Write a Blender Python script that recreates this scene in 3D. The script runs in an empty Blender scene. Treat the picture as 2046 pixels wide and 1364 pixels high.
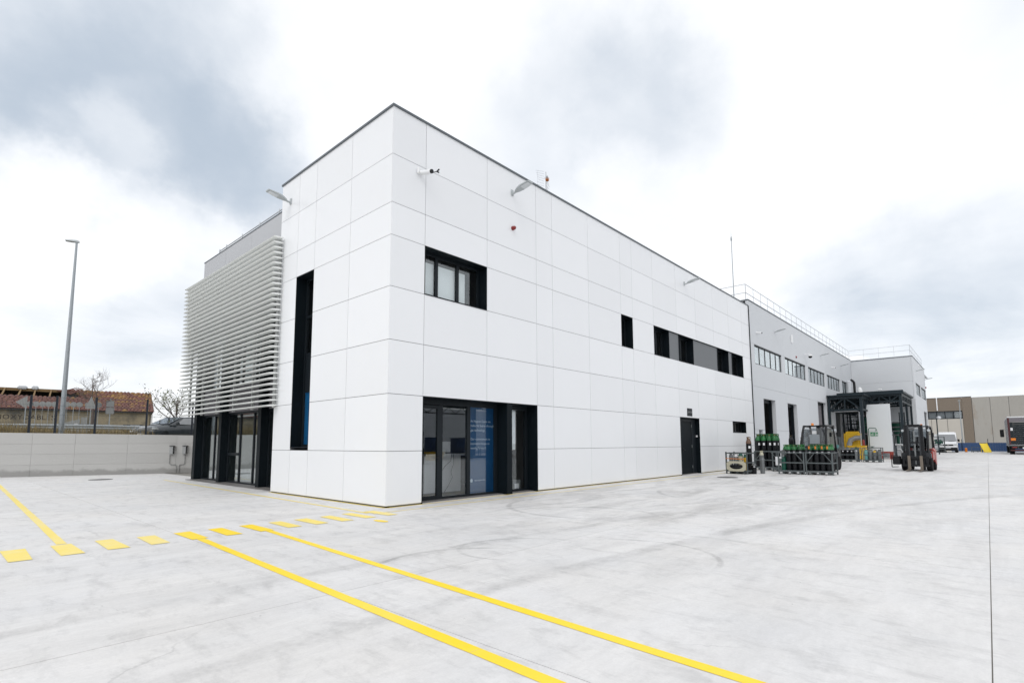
import bpy, bmesh, math, random
from mathutils import Vector, Matrix

S = bpy.context.scene
C = S.collection
R = math.radians
PI = math.pi

# ---------------------------------------------------------------- camera
YAW, PITCH, ROLL = R(47.89987544), R(5.82213566), R(-0.20852028)
F_PX, Y_PP = 1046.2087, 779.0115                  # focal length and optical axis row, in photo pixels
EYE = Vector((-6.6331, -9.6460, 1.36))
fw = Vector((math.sin(YAW)*math.cos(PITCH), math.cos(YAW)*math.cos(PITCH), math.sin(PITCH)))
rt = fw.cross(Vector((0, 0, 1))).normalized()
up = rt.cross(fw)
r2 = rt*math.cos(ROLL) + up*math.sin(ROLL)
u2 = -rt*math.sin(ROLL) + up*math.cos(ROLL)
cd = bpy.data.cameras.new('camera')
cam = bpy.data.objects.new('camera', cd)
C.objects.link(cam)
cd.sensor_width = 36.0
cd.lens = 36.0*F_PX/2046
cd.shift_y = (Y_PP-682)/2046
cd.clip_start = 0.05
cd.clip_end = 6000
cam.matrix_world = Matrix(((r2.x, u2.x, -fw.x, EYE.x), (r2.y, u2.y, -fw.y, EYE.y), (r2.z, u2.z, -fw.z, EYE.z), (0, 0, 0, 1)))
S.camera = cam

def ray(px, py):
    return fw + r2*((px-1023)/F_PX) + u2*((Y_PP-py)/F_PX)

# ---------------------------------------------------------------- world: bright broken overcast
SUN_AZ_DIR = Vector((-0.80, -0.38, 0.95)).normalized()      # towards the sun
W = bpy.data.worlds.new('World')
S.world = W
W.use_nodes = True
wt = W.node_tree
wt.nodes.clear()

def nd(tree, kind, **kw):
    n = tree.nodes.new(kind)
    for k, v in kw.items():
        if k.startswith('i_'):
            n.inputs[k[2:].replace('_', ' ')].default_value = v
        else:
            setattr(n, k, v)
    return n

def math_node(tree, op, a, b=None, clamp=False):
    n = tree.nodes.new('ShaderNodeMath')
    n.operation = op
    n.use_clamp = clamp
    for i, v in enumerate((a, b)):
        if v is None:
            continue
        if isinstance(v, (int, float)):
            n.inputs[i].default_value = v
        else:
            tree.links.new(v, n.inputs[i])
    return n.outputs[0]

def sky_world():
    t, L = wt, wt.links.new
    tc = nd(t, 'ShaderNodeTexCoord')
    d = tc.outputs['Generated']
    sep = nd(t, 'ShaderNodeSeparateXYZ')
    L(d, sep.inputs[0])
    zz = math_node(t, 'ADD', math_node(t, 'MAXIMUM', sep.outputs[2], 0.0), 0.16)
    cx = math_node(t, 'DIVIDE', sep.outputs[0], zz)
    cy = math_node(t, 'DIVIDE', sep.outputs[1], zz)
    cmb = nd(t, 'ShaderNodeCombineXYZ')
    L(cx, cmb.inputs[0]); L(cy, cmb.inputs[1])
    n1 = nd(t, 'ShaderNodeTexNoise', i_Scale=1.35, i_Detail=9.0, i_Roughness=0.56, i_Distortion=0.25)
    L(cmb.outputs[0], n1.inputs['Vector'])
    n2 = nd(t, 'ShaderNodeTexNoise', i_Scale=0.42, i_Detail=2.0, i_Roughness=0.5)
    ofs = nd(t, 'ShaderNodeVectorMath', operation='ADD')
    ofs.inputs[1].default_value = (7.3, 2.1, 0)
    L(cmb.outputs[0], ofs.inputs[0]); L(ofs.outputs[0], n2.inputs['Vector'])
    # the clouds seen in the photograph, each a soft mass in its direction of the sky
    total = None
    raw = d
    for sc_, amp in ((5.0, 0.16), (14.0, 0.07)):                # break up the cloud outlines
        nw = nd(t, 'ShaderNodeTexNoise', i_Scale=sc_, i_Detail=5.0, i_Roughness=0.6)
        L(raw, nw.inputs['Vector'])
        sb = nd(t, 'ShaderNodeVectorMath', operation='SUBTRACT')
        sb.inputs[1].default_value = (0.5, 0.5, 0.5)
        L(nw.outputs['Color'], sb.inputs[0])
        sx = nd(t, 'ShaderNodeVectorMath', operation='SCALE')
        sx.inputs['Scale'].default_value = amp
        L(sb.outputs[0], sx.inputs[0])
        ad = nd(t, 'ShaderNodeVectorMath', operation='ADD')
        L(d, ad.inputs[0]); L(sx.outputs[0], ad.inputs[1])
        d = ad.outputs[0]
    nz = nd(t, 'ShaderNodeVectorMath', operation='NORMALIZE')
    L(d, nz.inputs[0])
    d = nz.outputs[0]
    for px, py, deg, w in CLOUDS:
        dv = ray(px, py).normalized()
        dot = nd(t, 'ShaderNodeVectorMath', operation='DOT_PRODUCT')
        L(d, dot.inputs[0]); dot.inputs[1].default_value = dv
        mr = nd(t, 'ShaderNodeMapRange', interpolation_type='SMOOTHSTEP')
        mr.inputs['From Min'].default_value = math.cos(R(deg))
        mr.inputs['From Max'].default_value = 1.0
        mr.inputs['To Min'].default_value = 0.0
        mr.inputs['To Max'].default_value = w
        L(dot.outputs['Value'], mr.inputs['Value'])
        total = mr.outputs[0] if total is None else math_node(t, 'ADD', total, mr.outputs[0])
    a = math_node(t, 'MULTIPLY', math_node(t, 'SUBTRACT', n1.outputs[0], 0.5), 1.5)
    b = math_node(t, 'MULTIPLY', math_node(t, 'SUBTRACT', n2.outputs[0], 0.5), 1.0)
    g = math_node(t, 'ADD', math_node(t, 'ADD', a, b), total)
    g = math_node(t, 'ADD', g, 0.08)
    ramp = nd(t, 'ShaderNodeMapRange', interpolation_type='SMOOTHSTEP')
    ramp.inputs['From Min'].default_value = -0.2
    ramp.inputs['From Max'].default_value = 1.6
    L(g, ramp.inputs['Value'])
    mix = nd(t, 'ShaderNodeMix', data_type='RGBA')
    mix.inputs['A'].default_value = (11.6, 11.75, 12.0, 1)      # lit cloud
    mix.inputs['B'].default_value = (5.5, 6.35, 7.4, 1)          # shaded cloud base
    L(ramp.outputs[0], mix.inputs['Factor'])
    sky = nd(t, 'ShaderNodeTexSky', sky_type='NISHITA', sun_disc=False)
    sky.sun_elevation = math.asin(SUN_AZ_DIR.z)
    sky.sun_rotation = math.atan2(SUN_AZ_DIR.x, SUN_AZ_DIR.y)
    add = nd(t, 'ShaderNodeMix', data_type='RGBA')
    add.inputs['Factor'].default_value = 0.1
    L(mix.outputs['Result'], add.inputs['A']); L(sky.outputs[0], add.inputs['B'])
    bg = nd(t, 'ShaderNodeBackground', i_Strength=0.1)
    L(add.outputs['Result'], bg.inputs['Color'])
    out = nd(t, 'ShaderNodeOutputWorld')
    L(bg.outputs[0], out.inputs['Surface'])

CLOUDS = [(60, 200, 14, 0.44), (200, 150, 13, 0.33), (330, 130, 11, 0.26), (430, 110, 10, 0.28), (220, 240, 8, 0.2), (50, 310, 9, 0.26),
          (420, 330, 8, 0.29), (510, 330, 8, 0.32), (540, 400, 7, 0.32), (370, 390, 8, 0.26), (650, 300, 9, 0.26), (130, 340, 6, 0.12),
          (1060, 240, 11, 0.27), (1180, 200, 10, 0.24), (1300, 190, 9, 0.22), (1420, 170, 8, 0.19), (970, 290, 9, 0.22), (1580, 300, 5, 0.19),
          (1700, 250, 6, 0.1), (1750, 600, 8, 0.3), (1900, 570, 9, 0.27), (1650, 610, 6, 0.19), (2010, 620, 7, 0.21), (1980, 760, 8, 0.24),
          (1780, 680, 6, 0.13), (230, 690, 6, 0.24), (330, 640, 6, 0.29), (430, 610, 6, 0.22), (150, 640, 5, 0.14), (260, 470, 4, 0.17),
          (1260, 390, 7, 0.1), (305, 262, 4.5, -0.42), (230, 310, 4.5, -0.35), (60, 440, 8, -0.7), (200, 450, 7, -0.4), (760, 90, 14, -0.24),
          (1050, 60, 14, -0.24), (1620, 90, 13, -0.3), (1500, 430, 8, -0.3), (1240, 340, 4, -0.2), (1330, 230, 9, 0.15)]
sky_world()

# ---------------------------------------------------------------- the sun behind thin cloud
sd = bpy.data.lights.new('sun', 'SUN')
sun = bpy.data.objects.new('sun', sd)
C.objects.link(sun)
sd.energy = 1.0
sd.angle = R(40)
sd.color = (1.0, 0.97, 0.93)
sun.rotation_euler = (-SUN_AZ_DIR).to_track_quat('-Z', 'Y').to_euler()
sun.location = (-30, -20, 40)

S.view_settings.view_transform = 'Standard'
S.view_settings.look = 'None'
S.view_settings.exposure = 0.0
S.view_settings.gamma = 1.0
S.view_settings.use_curve_mapping = False

# ---------------------------------------------------------------- helpers
class MB:
    """collects shapes; build() links them as one mesh object"""
    def __init__(s):
        s.v, s.f = [], []
    def add(s, vs, fs):
        o = len(s.v)
        s.v += [tuple(p) for p in vs]
        s.f += [tuple(i+o for i in f) for f in fs]
        return s
    def box(s, x0, y0, z0, x1, y1, z1):
        x0, x1 = min(x0, x1), max(x0, x1); y0, y1 = min(y0, y1), max(y0, y1); z0, z1 = min(z0, z1), max(z0, z1)
        return s.add([(x0, y0, z0), (x1, y0, z0), (x1, y1, z0), (x0, y1, z0), (x0, y0, z1), (x1, y0, z1), (x1, y1, z1), (x0, y1, z1)],
                     [(0, 3, 2, 1), (4, 5, 6, 7), (0, 1, 5, 4), (1, 2, 6, 5), (2, 3, 7, 6), (3, 0, 4, 7)])
    def rbox(s, x0, y0, z0, x1, y1, z1, b=0.02, seg=2):
        bm = bmesh.new()
        m = MB().box(x0, y0, z0, x1, y1, z1)
        vs = [bm.verts.new(p) for p in m.v]
        for f in m.f:
            bm.faces.new([vs[i] for i in f])
        bmesh.ops.bevel(bm, geom=list(bm.edges), offset=b, segments=seg, affect='EDGES')
        bm.verts.index_update()
        s.add([v.co[:] for v in bm.verts], [[v.index for v in f.verts] for f in bm.faces])
        bm.free()
        return s
    def bar(s, p0, p1, w, h=None):
        """a rectangular bar from p0 to p1"""
        h = w if h is None else h
        p0, p1 = Vector(p0), Vector(p1)
        d = (p1-p0).normalized()
        a = d.cross(Vector((0, 0, 1)))
        if a.length < 1e-4:
            a = Vector((1, 0, 0))
        a.normalize()
        b = a.cross(d).normalized()
        a, b = a*w/2, b*h/2
        vs = [p0-a-b, p0+a-b, p0+a+b, p0-a+b, p1-a-b, p1+a-b, p1+a+b, p1-a+b]
        return s.add(vs, [(0, 3, 2, 1), (4, 5, 6, 7), (0, 1, 5, 4), (1, 2, 6, 5), (2, 3, 7, 6), (3, 0, 4, 7)])
    def tube(s, pts, r, n=8, r1=None):
        """a round tube along pts, radius r to r1"""
        pts = [Vector(p) for p in pts]
        r1 = r if r1 is None else r1
        vs, fs = [], []
        a = None
        for i, p in enumerate(pts):
            d = (pts[min(i+1, len(pts)-1)] - pts[max(i-1, 0)]).normalized()
            if a is None:
                a = d.cross(Vector((0, 0, 1)))
                if a.length < 1e-3:
                    a = Vector((1, 0, 0))
            else:
                a = a - d*a.dot(d)
            a.normalize()
            b = d.cross(a)
            rr = r + (r1-r)*i/max(1, len(pts)-1)
            for k in range(n):
                t = 2*PI*k/n
                vs.append(p + a*math.cos(t)*rr + b*math.sin(t)*rr)
        for i in range(len(pts)-1):
            for k in range(n):
                fs.append((i*n+k, i*n+(k+1) % n, (i+1)*n+(k+1) % n, (i+1)*n+k))
        fs.append(tuple(reversed(range(n))))
        fs.append(tuple((len(pts)-1)*n+k for k in range(n)))
        return s.add(vs, fs)
    def lathe(s, prof, c=(0, 0, 0), n=12, axis='Z'):
        vs, fs = [], []
        for r, z in prof:
            for k in range(n):
                t = 2*PI*k/n
                p = (r*math.cos(t), r*math.sin(t), z)
                if axis == 'X':
                    p = (p[2], p[0], p[1])
                elif axis == 'Y':
                    p = (p[1], p[2], p[0])
                vs.append((p[0]+c[0], p[1]+c[1], p[2]+c[2]))
        m = len(prof)
        for i in range(m-1):
            for k in range(n):
                fs.append((i*n+k, i*n+(k+1) % n, (i+1)*n+(k+1) % n, (i+1)*n+k))
        fs.append(tuple(reversed(range(n))))
        fs.append(tuple((m-1)*n+k for k in range(n)))
        return s.add(vs, fs)
    def prism(s, poly, off):
        """extrude a planar polygon (3-D points) along off"""
        n = len(poly)
        off = Vector(off)
        vs = [Vector(p) for p in poly] + [Vector(p)+off for p in poly]
        fs = [tuple(reversed(range(n))), tuple(range(n, 2*n))]
        fs += [(i, (i+1) % n, n+(i+1) % n, n+i) for i in range(n)]
        return s.add(vs, fs)
    def loft(s, rings, cap=True):
        n = len(rings[0])
        vs, fs = [], []
        for r in rings:
            vs += [Vector(p) for p in r]
        for i in range(len(rings)-1):
            for k in range(n):
                fs.append((i*n+k, i*n+(k+1) % n, (i+1)*n+(k+1) % n, (i+1)*n+k))
        if cap:
            fs.append(tuple(reversed(range(n))))
            fs.append(tuple((len(rings)-1)*n+k for k in range(n)))
        return s.add(vs, fs)
    def quad(s, a, b, c, d):
        return s.add([a, b, c, d], [(0, 1, 2, 3)])
    def mesh(s, name, smooth=None):
        me = bpy.data.meshes.new(name)
        me.from_pydata(s.v, [], s.f)
        bm = bmesh.new()
        bm.from_mesh(me)
        bmesh.ops.recalc_face_normals(bm, faces=bm.faces)
        bm.to_mesh(me)
        bm.free()
        if smooth is not None:
            for p in me.polygons:
                p.use_smooth = True
            me.set_sharp_from_angle(angle=R(smooth))
        return me
    def build(s, name, mat, parent=None, smooth=None, label=None):
        me = s.mesh(name, smooth)
        me.materials.append(mat)
        o = bpy.data.objects.new(name, me)
        C.objects.link(o)
        if parent is not None:
            o.parent = parent
        if label:
            o['label'] = label
        return o

def tag(o, label=None, cat=None, group=None, kind=None):
    if label: o['label'] = label
    if cat: o['category'] = cat
    if group: o['group'] = group
    if kind: o['kind'] = kind
    return o

def thing(name, label, cat, loc=(0, 0, 0), rz=0.0, group=None):
    o = bpy.data.objects.new(name, None)
    o.empty_display_size = 0.3
    C.objects.link(o)
    o.location = loc
    o.rotation_euler = (0, 0, rz)
    return tag(o, label, cat, group)

def kids(o):
    return [c for c in C.objects if c.parent == o]

def copy_tree(o, parent=None, table=None):
    table = KIDS(o) if table is None else table
    c = o.copy()
    C.objects.link(c)
    c.parent = parent
    for ch, sub in table:
        copy_tree(ch, c, sub)
    return c

def KIDS(o):
    return [(c, KIDS(c)) for c in o.children]

def dup(o, loc, rz=0.0, label=None, group=None):
    c = copy_tree(o)
    c.location = loc
    c.rotation_euler = (0, 0, rz)
    if label: c['label'] = label
    if group: c['group'] = group
    return c

def text_mesh(name, body, mat, parent, origin, size, xdir, zdir=(0, 0, 1), align='LEFT', extrude=0.002, spacing=1.0, label=None):
    cu = bpy.data.curves.new(name, 'FONT')
    cu.body = body
    cu.size = size
    cu.align_x = align
    cu.extrude = extrude
    cu.space_character = spacing
    cu.resolution_u = 2
    tmp = bpy.data.objects.new(name+'_curve', cu)
    C.objects.link(tmp)
    dg = bpy.context.evaluated_depsgraph_get()
    me = bpy.data.meshes.new_from_object(tmp.evaluated_get(dg))
    bpy.data.objects.remove(tmp)
    X, Z = Vector(xdir).normalized(), Vector(zdir).normalized()
    N = X.cross(Z)
    m = Matrix(((X.x, Z.x, N.x, origin[0]), (X.y, Z.y, N.y, origin[1]), (X.z, Z.z, N.z, origin[2]), (0, 0, 0, 1)))
    me.transform(m)
    me.name = name
    me.materials.clear()
    me.materials.append(mat)
    o = bpy.data.objects.new(name, me)
    C.objects.link(o)
    o.parent = parent
    if label: o['label'] = label
    return o

# ---------------------------------------------------------------- materials
def mat(name, col, rough=0.5, metal=0.0, var=0.0, scale=3.0, bump=0.0, bscale=40.0, rand=0.0, spec=0.5, coat=0.0, stretch=(1, 1, 1), dirt=None):
    m = bpy.data.materials.new(name)
    m.use_nodes = True
    t = m.node_tree
    L = t.links.new
    b = t.nodes['Principled BSDF']
    b.inputs['Roughness'].default_value = rough
    b.inputs['Metallic'].default_value = metal
    b.inputs['Specular IOR Level'].default_value = spec
    b.inputs['Coat Weight'].default_value = coat
    tc = nd(t, 'ShaderNodeTexCoord')
    mp = nd(t, 'ShaderNodeMapping')
    mp.inputs['Scale'].default_value = stretch
    L(tc.outputs['Object'], mp.inputs[0])
    n = nd(t, 'ShaderNodeTexNoise', i_Scale=scale, i_Detail=6.0, i_Roughness=0.6)
    L(mp.outputs[0], n.inputs['Vector'])
    k = math_node(t, 'MULTIPLY_ADD', n.outputs[0], 2*var)
    k.node.inputs[2].default_value = 1-var
    if rand:
        oi = nd(t, 'ShaderNodeObjectInfo')
        rr = math_node(t, 'MULTIPLY_ADD', oi.outputs['Random'], rand)
        rr.node.inputs[2].default_value = 1-rand/2
        k = math_node(t, 'MULTIPLY', k, rr)
    mx = nd(t, 'ShaderNodeVectorMath', operation='SCALE')
    mx.inputs[0].default_value = col[:3]
    L(k, mx.inputs['Scale'])
    cur = mx.outputs[0]
    if dirt:
        dc, ds, lo, hi = dirt
        n3 = nd(t, 'ShaderNodeTexNoise', i_Scale=ds, i_Detail=8.0, i_Roughness=0.65)
        L(mp.outputs[0], n3.inputs['Vector'])
        mr = nd(t, 'ShaderNodeMapRange')
        mr.inputs['From Min'].default_value = lo
        mr.inputs['From Max'].default_value = hi
        L(n3.outputs[0], mr.inputs['Value'])
        mm = nd(t, 'ShaderNodeMix', data_type='RGBA')
        L(mr.outputs[0], mm.inputs['Factor'])
        L(cur, mm.inputs['A'])
        mm.inputs['B'].default_value = (*dc, 1)
        cur = mm.outputs['Result']
    L(cur, b.inputs['Base Color'])
    if bump:
        n2 = nd(t, 'ShaderNodeTexNoise', i_Scale=bscale, i_Detail=4.0)
        L(mp.outputs[0], n2.inputs['Vector'])
        bp = nd(t, 'ShaderNodeBump', i_Strength=bump, i_Distance=0.01)
        L(n2.outputs[0], bp.inputs['Height'])
        L(bp.outputs[0], b.inputs['Normal'])
    return m

def glass(name, tint=(0.8, 0.86, 0.86), refl=1.0, rough=0.0, base=0.06):
    """thin window glass: see-through with a Fresnel reflection"""
    m = bpy.data.materials.new(name)
    m.use_nodes = True
    t = m.node_tree
    L = t.links.new
    t.nodes.clear()
    tr = nd(t, 'ShaderNodeBsdfTransparent')
    tr.inputs[0].default_value = (*tint, 1)
    gl = nd(t, 'ShaderNodeBsdfGlossy')
    gl.inputs['Color'].default_value = (0.92, 0.96, 0.98, 1)
    gl.inputs['Roughness'].default_value = rough
    lw = nd(t, 'ShaderNodeLayerWeight', i_Blend=0.5)
    f5 = math_node(t, 'MULTIPLY_ADD', math_node(t, 'POWER', lw.outputs['Facing'], 5.0), 0.96)
    f5.node.inputs[2].default_value = 0.04
    k = math_node(t, 'MULTIPLY_ADD', f5, 1.2*refl, clamp=True)
    k.node.inputs[2].default_value = base*refl
    tcx = nd(t, 'ShaderNodeTexCoord')
    nz = nd(t, 'ShaderNodeTexNoise', i_Scale=0.9, i_Detail=1.0)
    L(tcx.outputs['Object'], nz.inputs['Vector'])
    bp = nd(t, 'ShaderNodeBump', i_Strength=0.02, i_Distance=0.05)
    L(nz.outputs[0], bp.inputs['Height'])
    L(bp.outputs[0], gl.inputs['Normal'])
    mx = nd(t, 'ShaderNodeMixShader')
    L(k, mx.inputs[0]); L(tr.outputs[0], mx.inputs[1]); L(gl.outputs[0], mx.inputs[2])
    out = nd(t, 'ShaderNodeOutputMaterial')
    L(mx.outputs[0], out.inputs[0])
    return m

M = {}
M['white'] = mat('white_panel', (0.80, 0.812, 0.832), 0.32, var=0.016, scale=0.7, rand=0.045, spec=0.45, bump=0.02, bscale=2.0)
M['joint'] = mat('joint_backing', (0.16, 0.165, 0.17), 0.8)
M['anthracite'] = mat('anthracite_aluminium', (0.0045, 0.008, 0.011), 0.5, var=0.06, scale=2, spec=0.12)
M['frame'] = mat('window_frame', (0.010, 0.014, 0.018), 0.45, spec=0.2)
M['cap'] = mat('parapet_cap', (0.10, 0.115, 0.13), 0.5)
M['greypanel'] = mat('grey_spandrel', (0.15, 0.16, 0.17), 0.6, var=0.03)
M['glass'] = glass('window_glass', (0.965, 0.98, 0.98), 1.0, base=0.035)
M['tinted'] = glass('tinted_cab_glass', (0.55, 0.58, 0.60), 1.0, base=0.03)
M['solar'] = glass('solar_control_glass', (0.90, 0.95, 0.94), 1.0, base=0.22)
M['glassdark'] = glass('door_glass', (0.95, 0.965, 0.97), 1.0, base=0.025)
M['hall'] = mat('hall_precast', (0.60, 0.62, 0.645), 0.65, var=0.02, scale=0.8, rand=0.035, bump=0.05, bscale=60)
M['hallgrey'] = mat('grey_upper_wall', (0.46, 0.47, 0.49), 0.65, var=0.02, scale=0.8, rand=0.03)
M['halldark'] = mat('hall_joint', (0.20, 0.21, 0.22), 0.8)
M['interior'] = mat('dark_interior', (0.045, 0.045, 0.045), 0.9)
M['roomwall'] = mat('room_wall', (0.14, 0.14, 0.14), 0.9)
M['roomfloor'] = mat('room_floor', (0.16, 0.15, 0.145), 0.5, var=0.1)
M['blind'] = mat('roller_blind', (0.78, 0.81, 0.82), 0.8)
M['slat'] = mat('louvre_slat', (0.80, 0.815, 0.80), 0.42, rand=0.05, var=0.02)
M['bracket'] = mat('louvre_bracket', (0.55, 0.56, 0.55), 0.5)
M['soffit'] = mat('grey_soffit', (0.16, 0.15, 0.165), 0.7)
M['bluefilm'] = mat('blue_film', (0.003, 0.055, 0.15), 0.3)
M['slotfilm'] = mat('slot_blue_film', (0.008, 0.13, 0.32), 0.3)
M['paleprint'] = mat('white_print', (0.42, 0.50, 0.58), 0.5)
M['lumgrey'] = mat('luminaire_grey', (0.42, 0.45, 0.46), 0.4)
M['lens'] = mat('luminaire_lens', (0.60, 0.63, 0.65), 0.15)
M['whiteplastic'] = mat('white_plastic', (0.80, 0.81, 0.82), 0.4)
M['black'] = mat('black_plastic', (0.008, 0.009, 0.011), 0.45, var=0.1, spec=0.3)
M['red'] = mat('red_plastic', (0.22, 0.018, 0.018), 0.45)
M['rail'] = mat('galvanised_rail', (0.58, 0.60, 0.63), 0.45, metal=0.2)
M['galv'] = mat('galvanised_cage', (0.10, 0.116, 0.12), 0.5, metal=0.3, var=0.15, scale=9)
M['steel'] = mat('canopy_steel', (0.012, 0.022, 0.029), 0.5, var=0.1, spec=0.3)
M['cylblack'] = mat('cylinder_black', (0.005, 0.006, 0.008), 0.42, var=0.15, rand=0.5, spec=0.3)
M['cylgreen'] = mat('cylinder_green', (0.012, 0.12, 0.030), 0.45, var=0.25, rand=0.9, scale=9)
M['cylgrey'] = mat('cylinder_grey', (0.16, 0.17, 0.175), 0.45, var=0.1, rand=0.3)
M['cylbrown'] = mat('cylinder_brown', (0.12, 0.065, 0.04), 0.5)
M['cyldarkgreen'] = mat('cylinder_dark_green', (0.008, 0.09, 0.06), 0.4)
M['cylteal'] = mat('cylinder_teal', (0.12, 0.30, 0.30), 0.45)
M['cream'] = mat('cream_board', (0.46, 0.44, 0.34), 0.6, var=0.06)
M['orange'] = mat('orange_strap', (0.55, 0.17, 0.02), 0.6)
M['paper'] = mat('white_label', (0.72, 0.73, 0.75), 0.7)
M['brass'] = mat('valve_brass', (0.35, 0.25, 0.10), 0.35, metal=0.8)
M['forkred'] = mat('forklift_red', (0.34, 0.045, 0.036), 0.4, var=0.08, coat=0.2)
M['forkgrey'] = mat('forklift_grey', (0.022, 0.025, 0.03), 0.45, var=0.1)
M['forksteel'] = mat('fork_steel', (0.20, 0.17, 0.14), 0.5, metal=0.5, var=0.2)
M['rubber'] = mat('tyre_rubber', (0.009, 0.009, 0.010), 0.85, spec=0.2)
M['rim'] = mat('wheel_rim', (0.22, 0.22, 0.22), 0.5, metal=0.4)
M['yellow'] = mat('yellow_paint', (0.62, 0.38, 0.01), 0.45, var=0.08)
M['duct'] = mat('duct_metal', (0.32, 0.33, 0.34), 0.45, metal=0.4)
M['carpaint'] = mat('dark_grey_car_paint', (0.018, 0.025, 0.031), 0.3, coat=0.6)
M['vanwhite'] = mat('white_van_paint', (0.72, 0.73, 0.75), 0.3, coat=0.4)
M['carglass'] = mat('car_glass', (0.03, 0.04, 0.05), 0.05, spec=1.0, coat=1.0)
M['carglass'].node_tree.nodes['Principled BSDF'].inputs['IOR'].default_value = 2.0
M['lamp'] = mat('headlamp_glass', (0.55, 0.58, 0.60), 0.15)
M['amber'] = mat('amber_plastic', (0.70, 0.20, 0.01), 0.35)
M['plate'] = mat('number_plate', (0.45, 0.47, 0.50), 0.5)
M['curtain'] = mat('truck_curtain', (0.62, 0.63, 0.64), 0.6, var=0.06, scale=2)
M['shutter'] = mat('truck_shutter', (0.012, 0.018, 0.022), 0.5, spec=0.3)
M['green_sign'] = mat('green_sign', (0.02, 0.24, 0.10), 0.5)
M['white_wall'] = mat('white_render', (0.66, 0.69, 0.71), 0.75, var=0.02, bump=0.04)
M['redsteel'] = mat('red_steel', (0.25, 0.03, 0.02), 0.5)
M['darkred'] = mat('dark_red_steel', (0.06, 0.010, 0.012), 0.5)
M['bluefence'] = mat('blue_sheet', (0.025, 0.07, 0.18), 0.5, var=0.1)
M['ramp'] = mat('yellow_ramp', (0.80, 0.60, 0.02), 0.5)
M['bark'] = mat('bark', (0.13, 0.10, 0.085), 0.9, var=0.2, scale=12)
M['leaf'] = mat('young_leaf', (0.12, 0.14, 0.035), 0.7, var=0.3, scale=8)
M['bush'] = mat('bush_leaf', (0.05, 0.085, 0.025), 0.8, var=0.4, scale=3)
M['fencepost'] = mat('fence_post', (0.008, 0.013, 0.022), 0.5, spec=0.3)
M['wire'] = mat('fence_wire', (0.035, 0.05, 0.06), 0.5)
M['polegrey'] = mat('galvanised_pole', (0.34, 0.37, 0.39), 0.45, metal=0.3, var=0.08)
M['signback'] = mat('sign_back', (0.30, 0.31, 0.31), 0.6, var=0.1)
M['charger'] = mat('charger_grey', (0.36, 0.37, 0.37), 0.45)
M['conduit'] = mat('conduit', (0.26, 0.265, 0.26), 0.5)
M['iron'] = mat('cast_iron', (0.10, 0.10, 0.10), 0.7)

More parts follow.
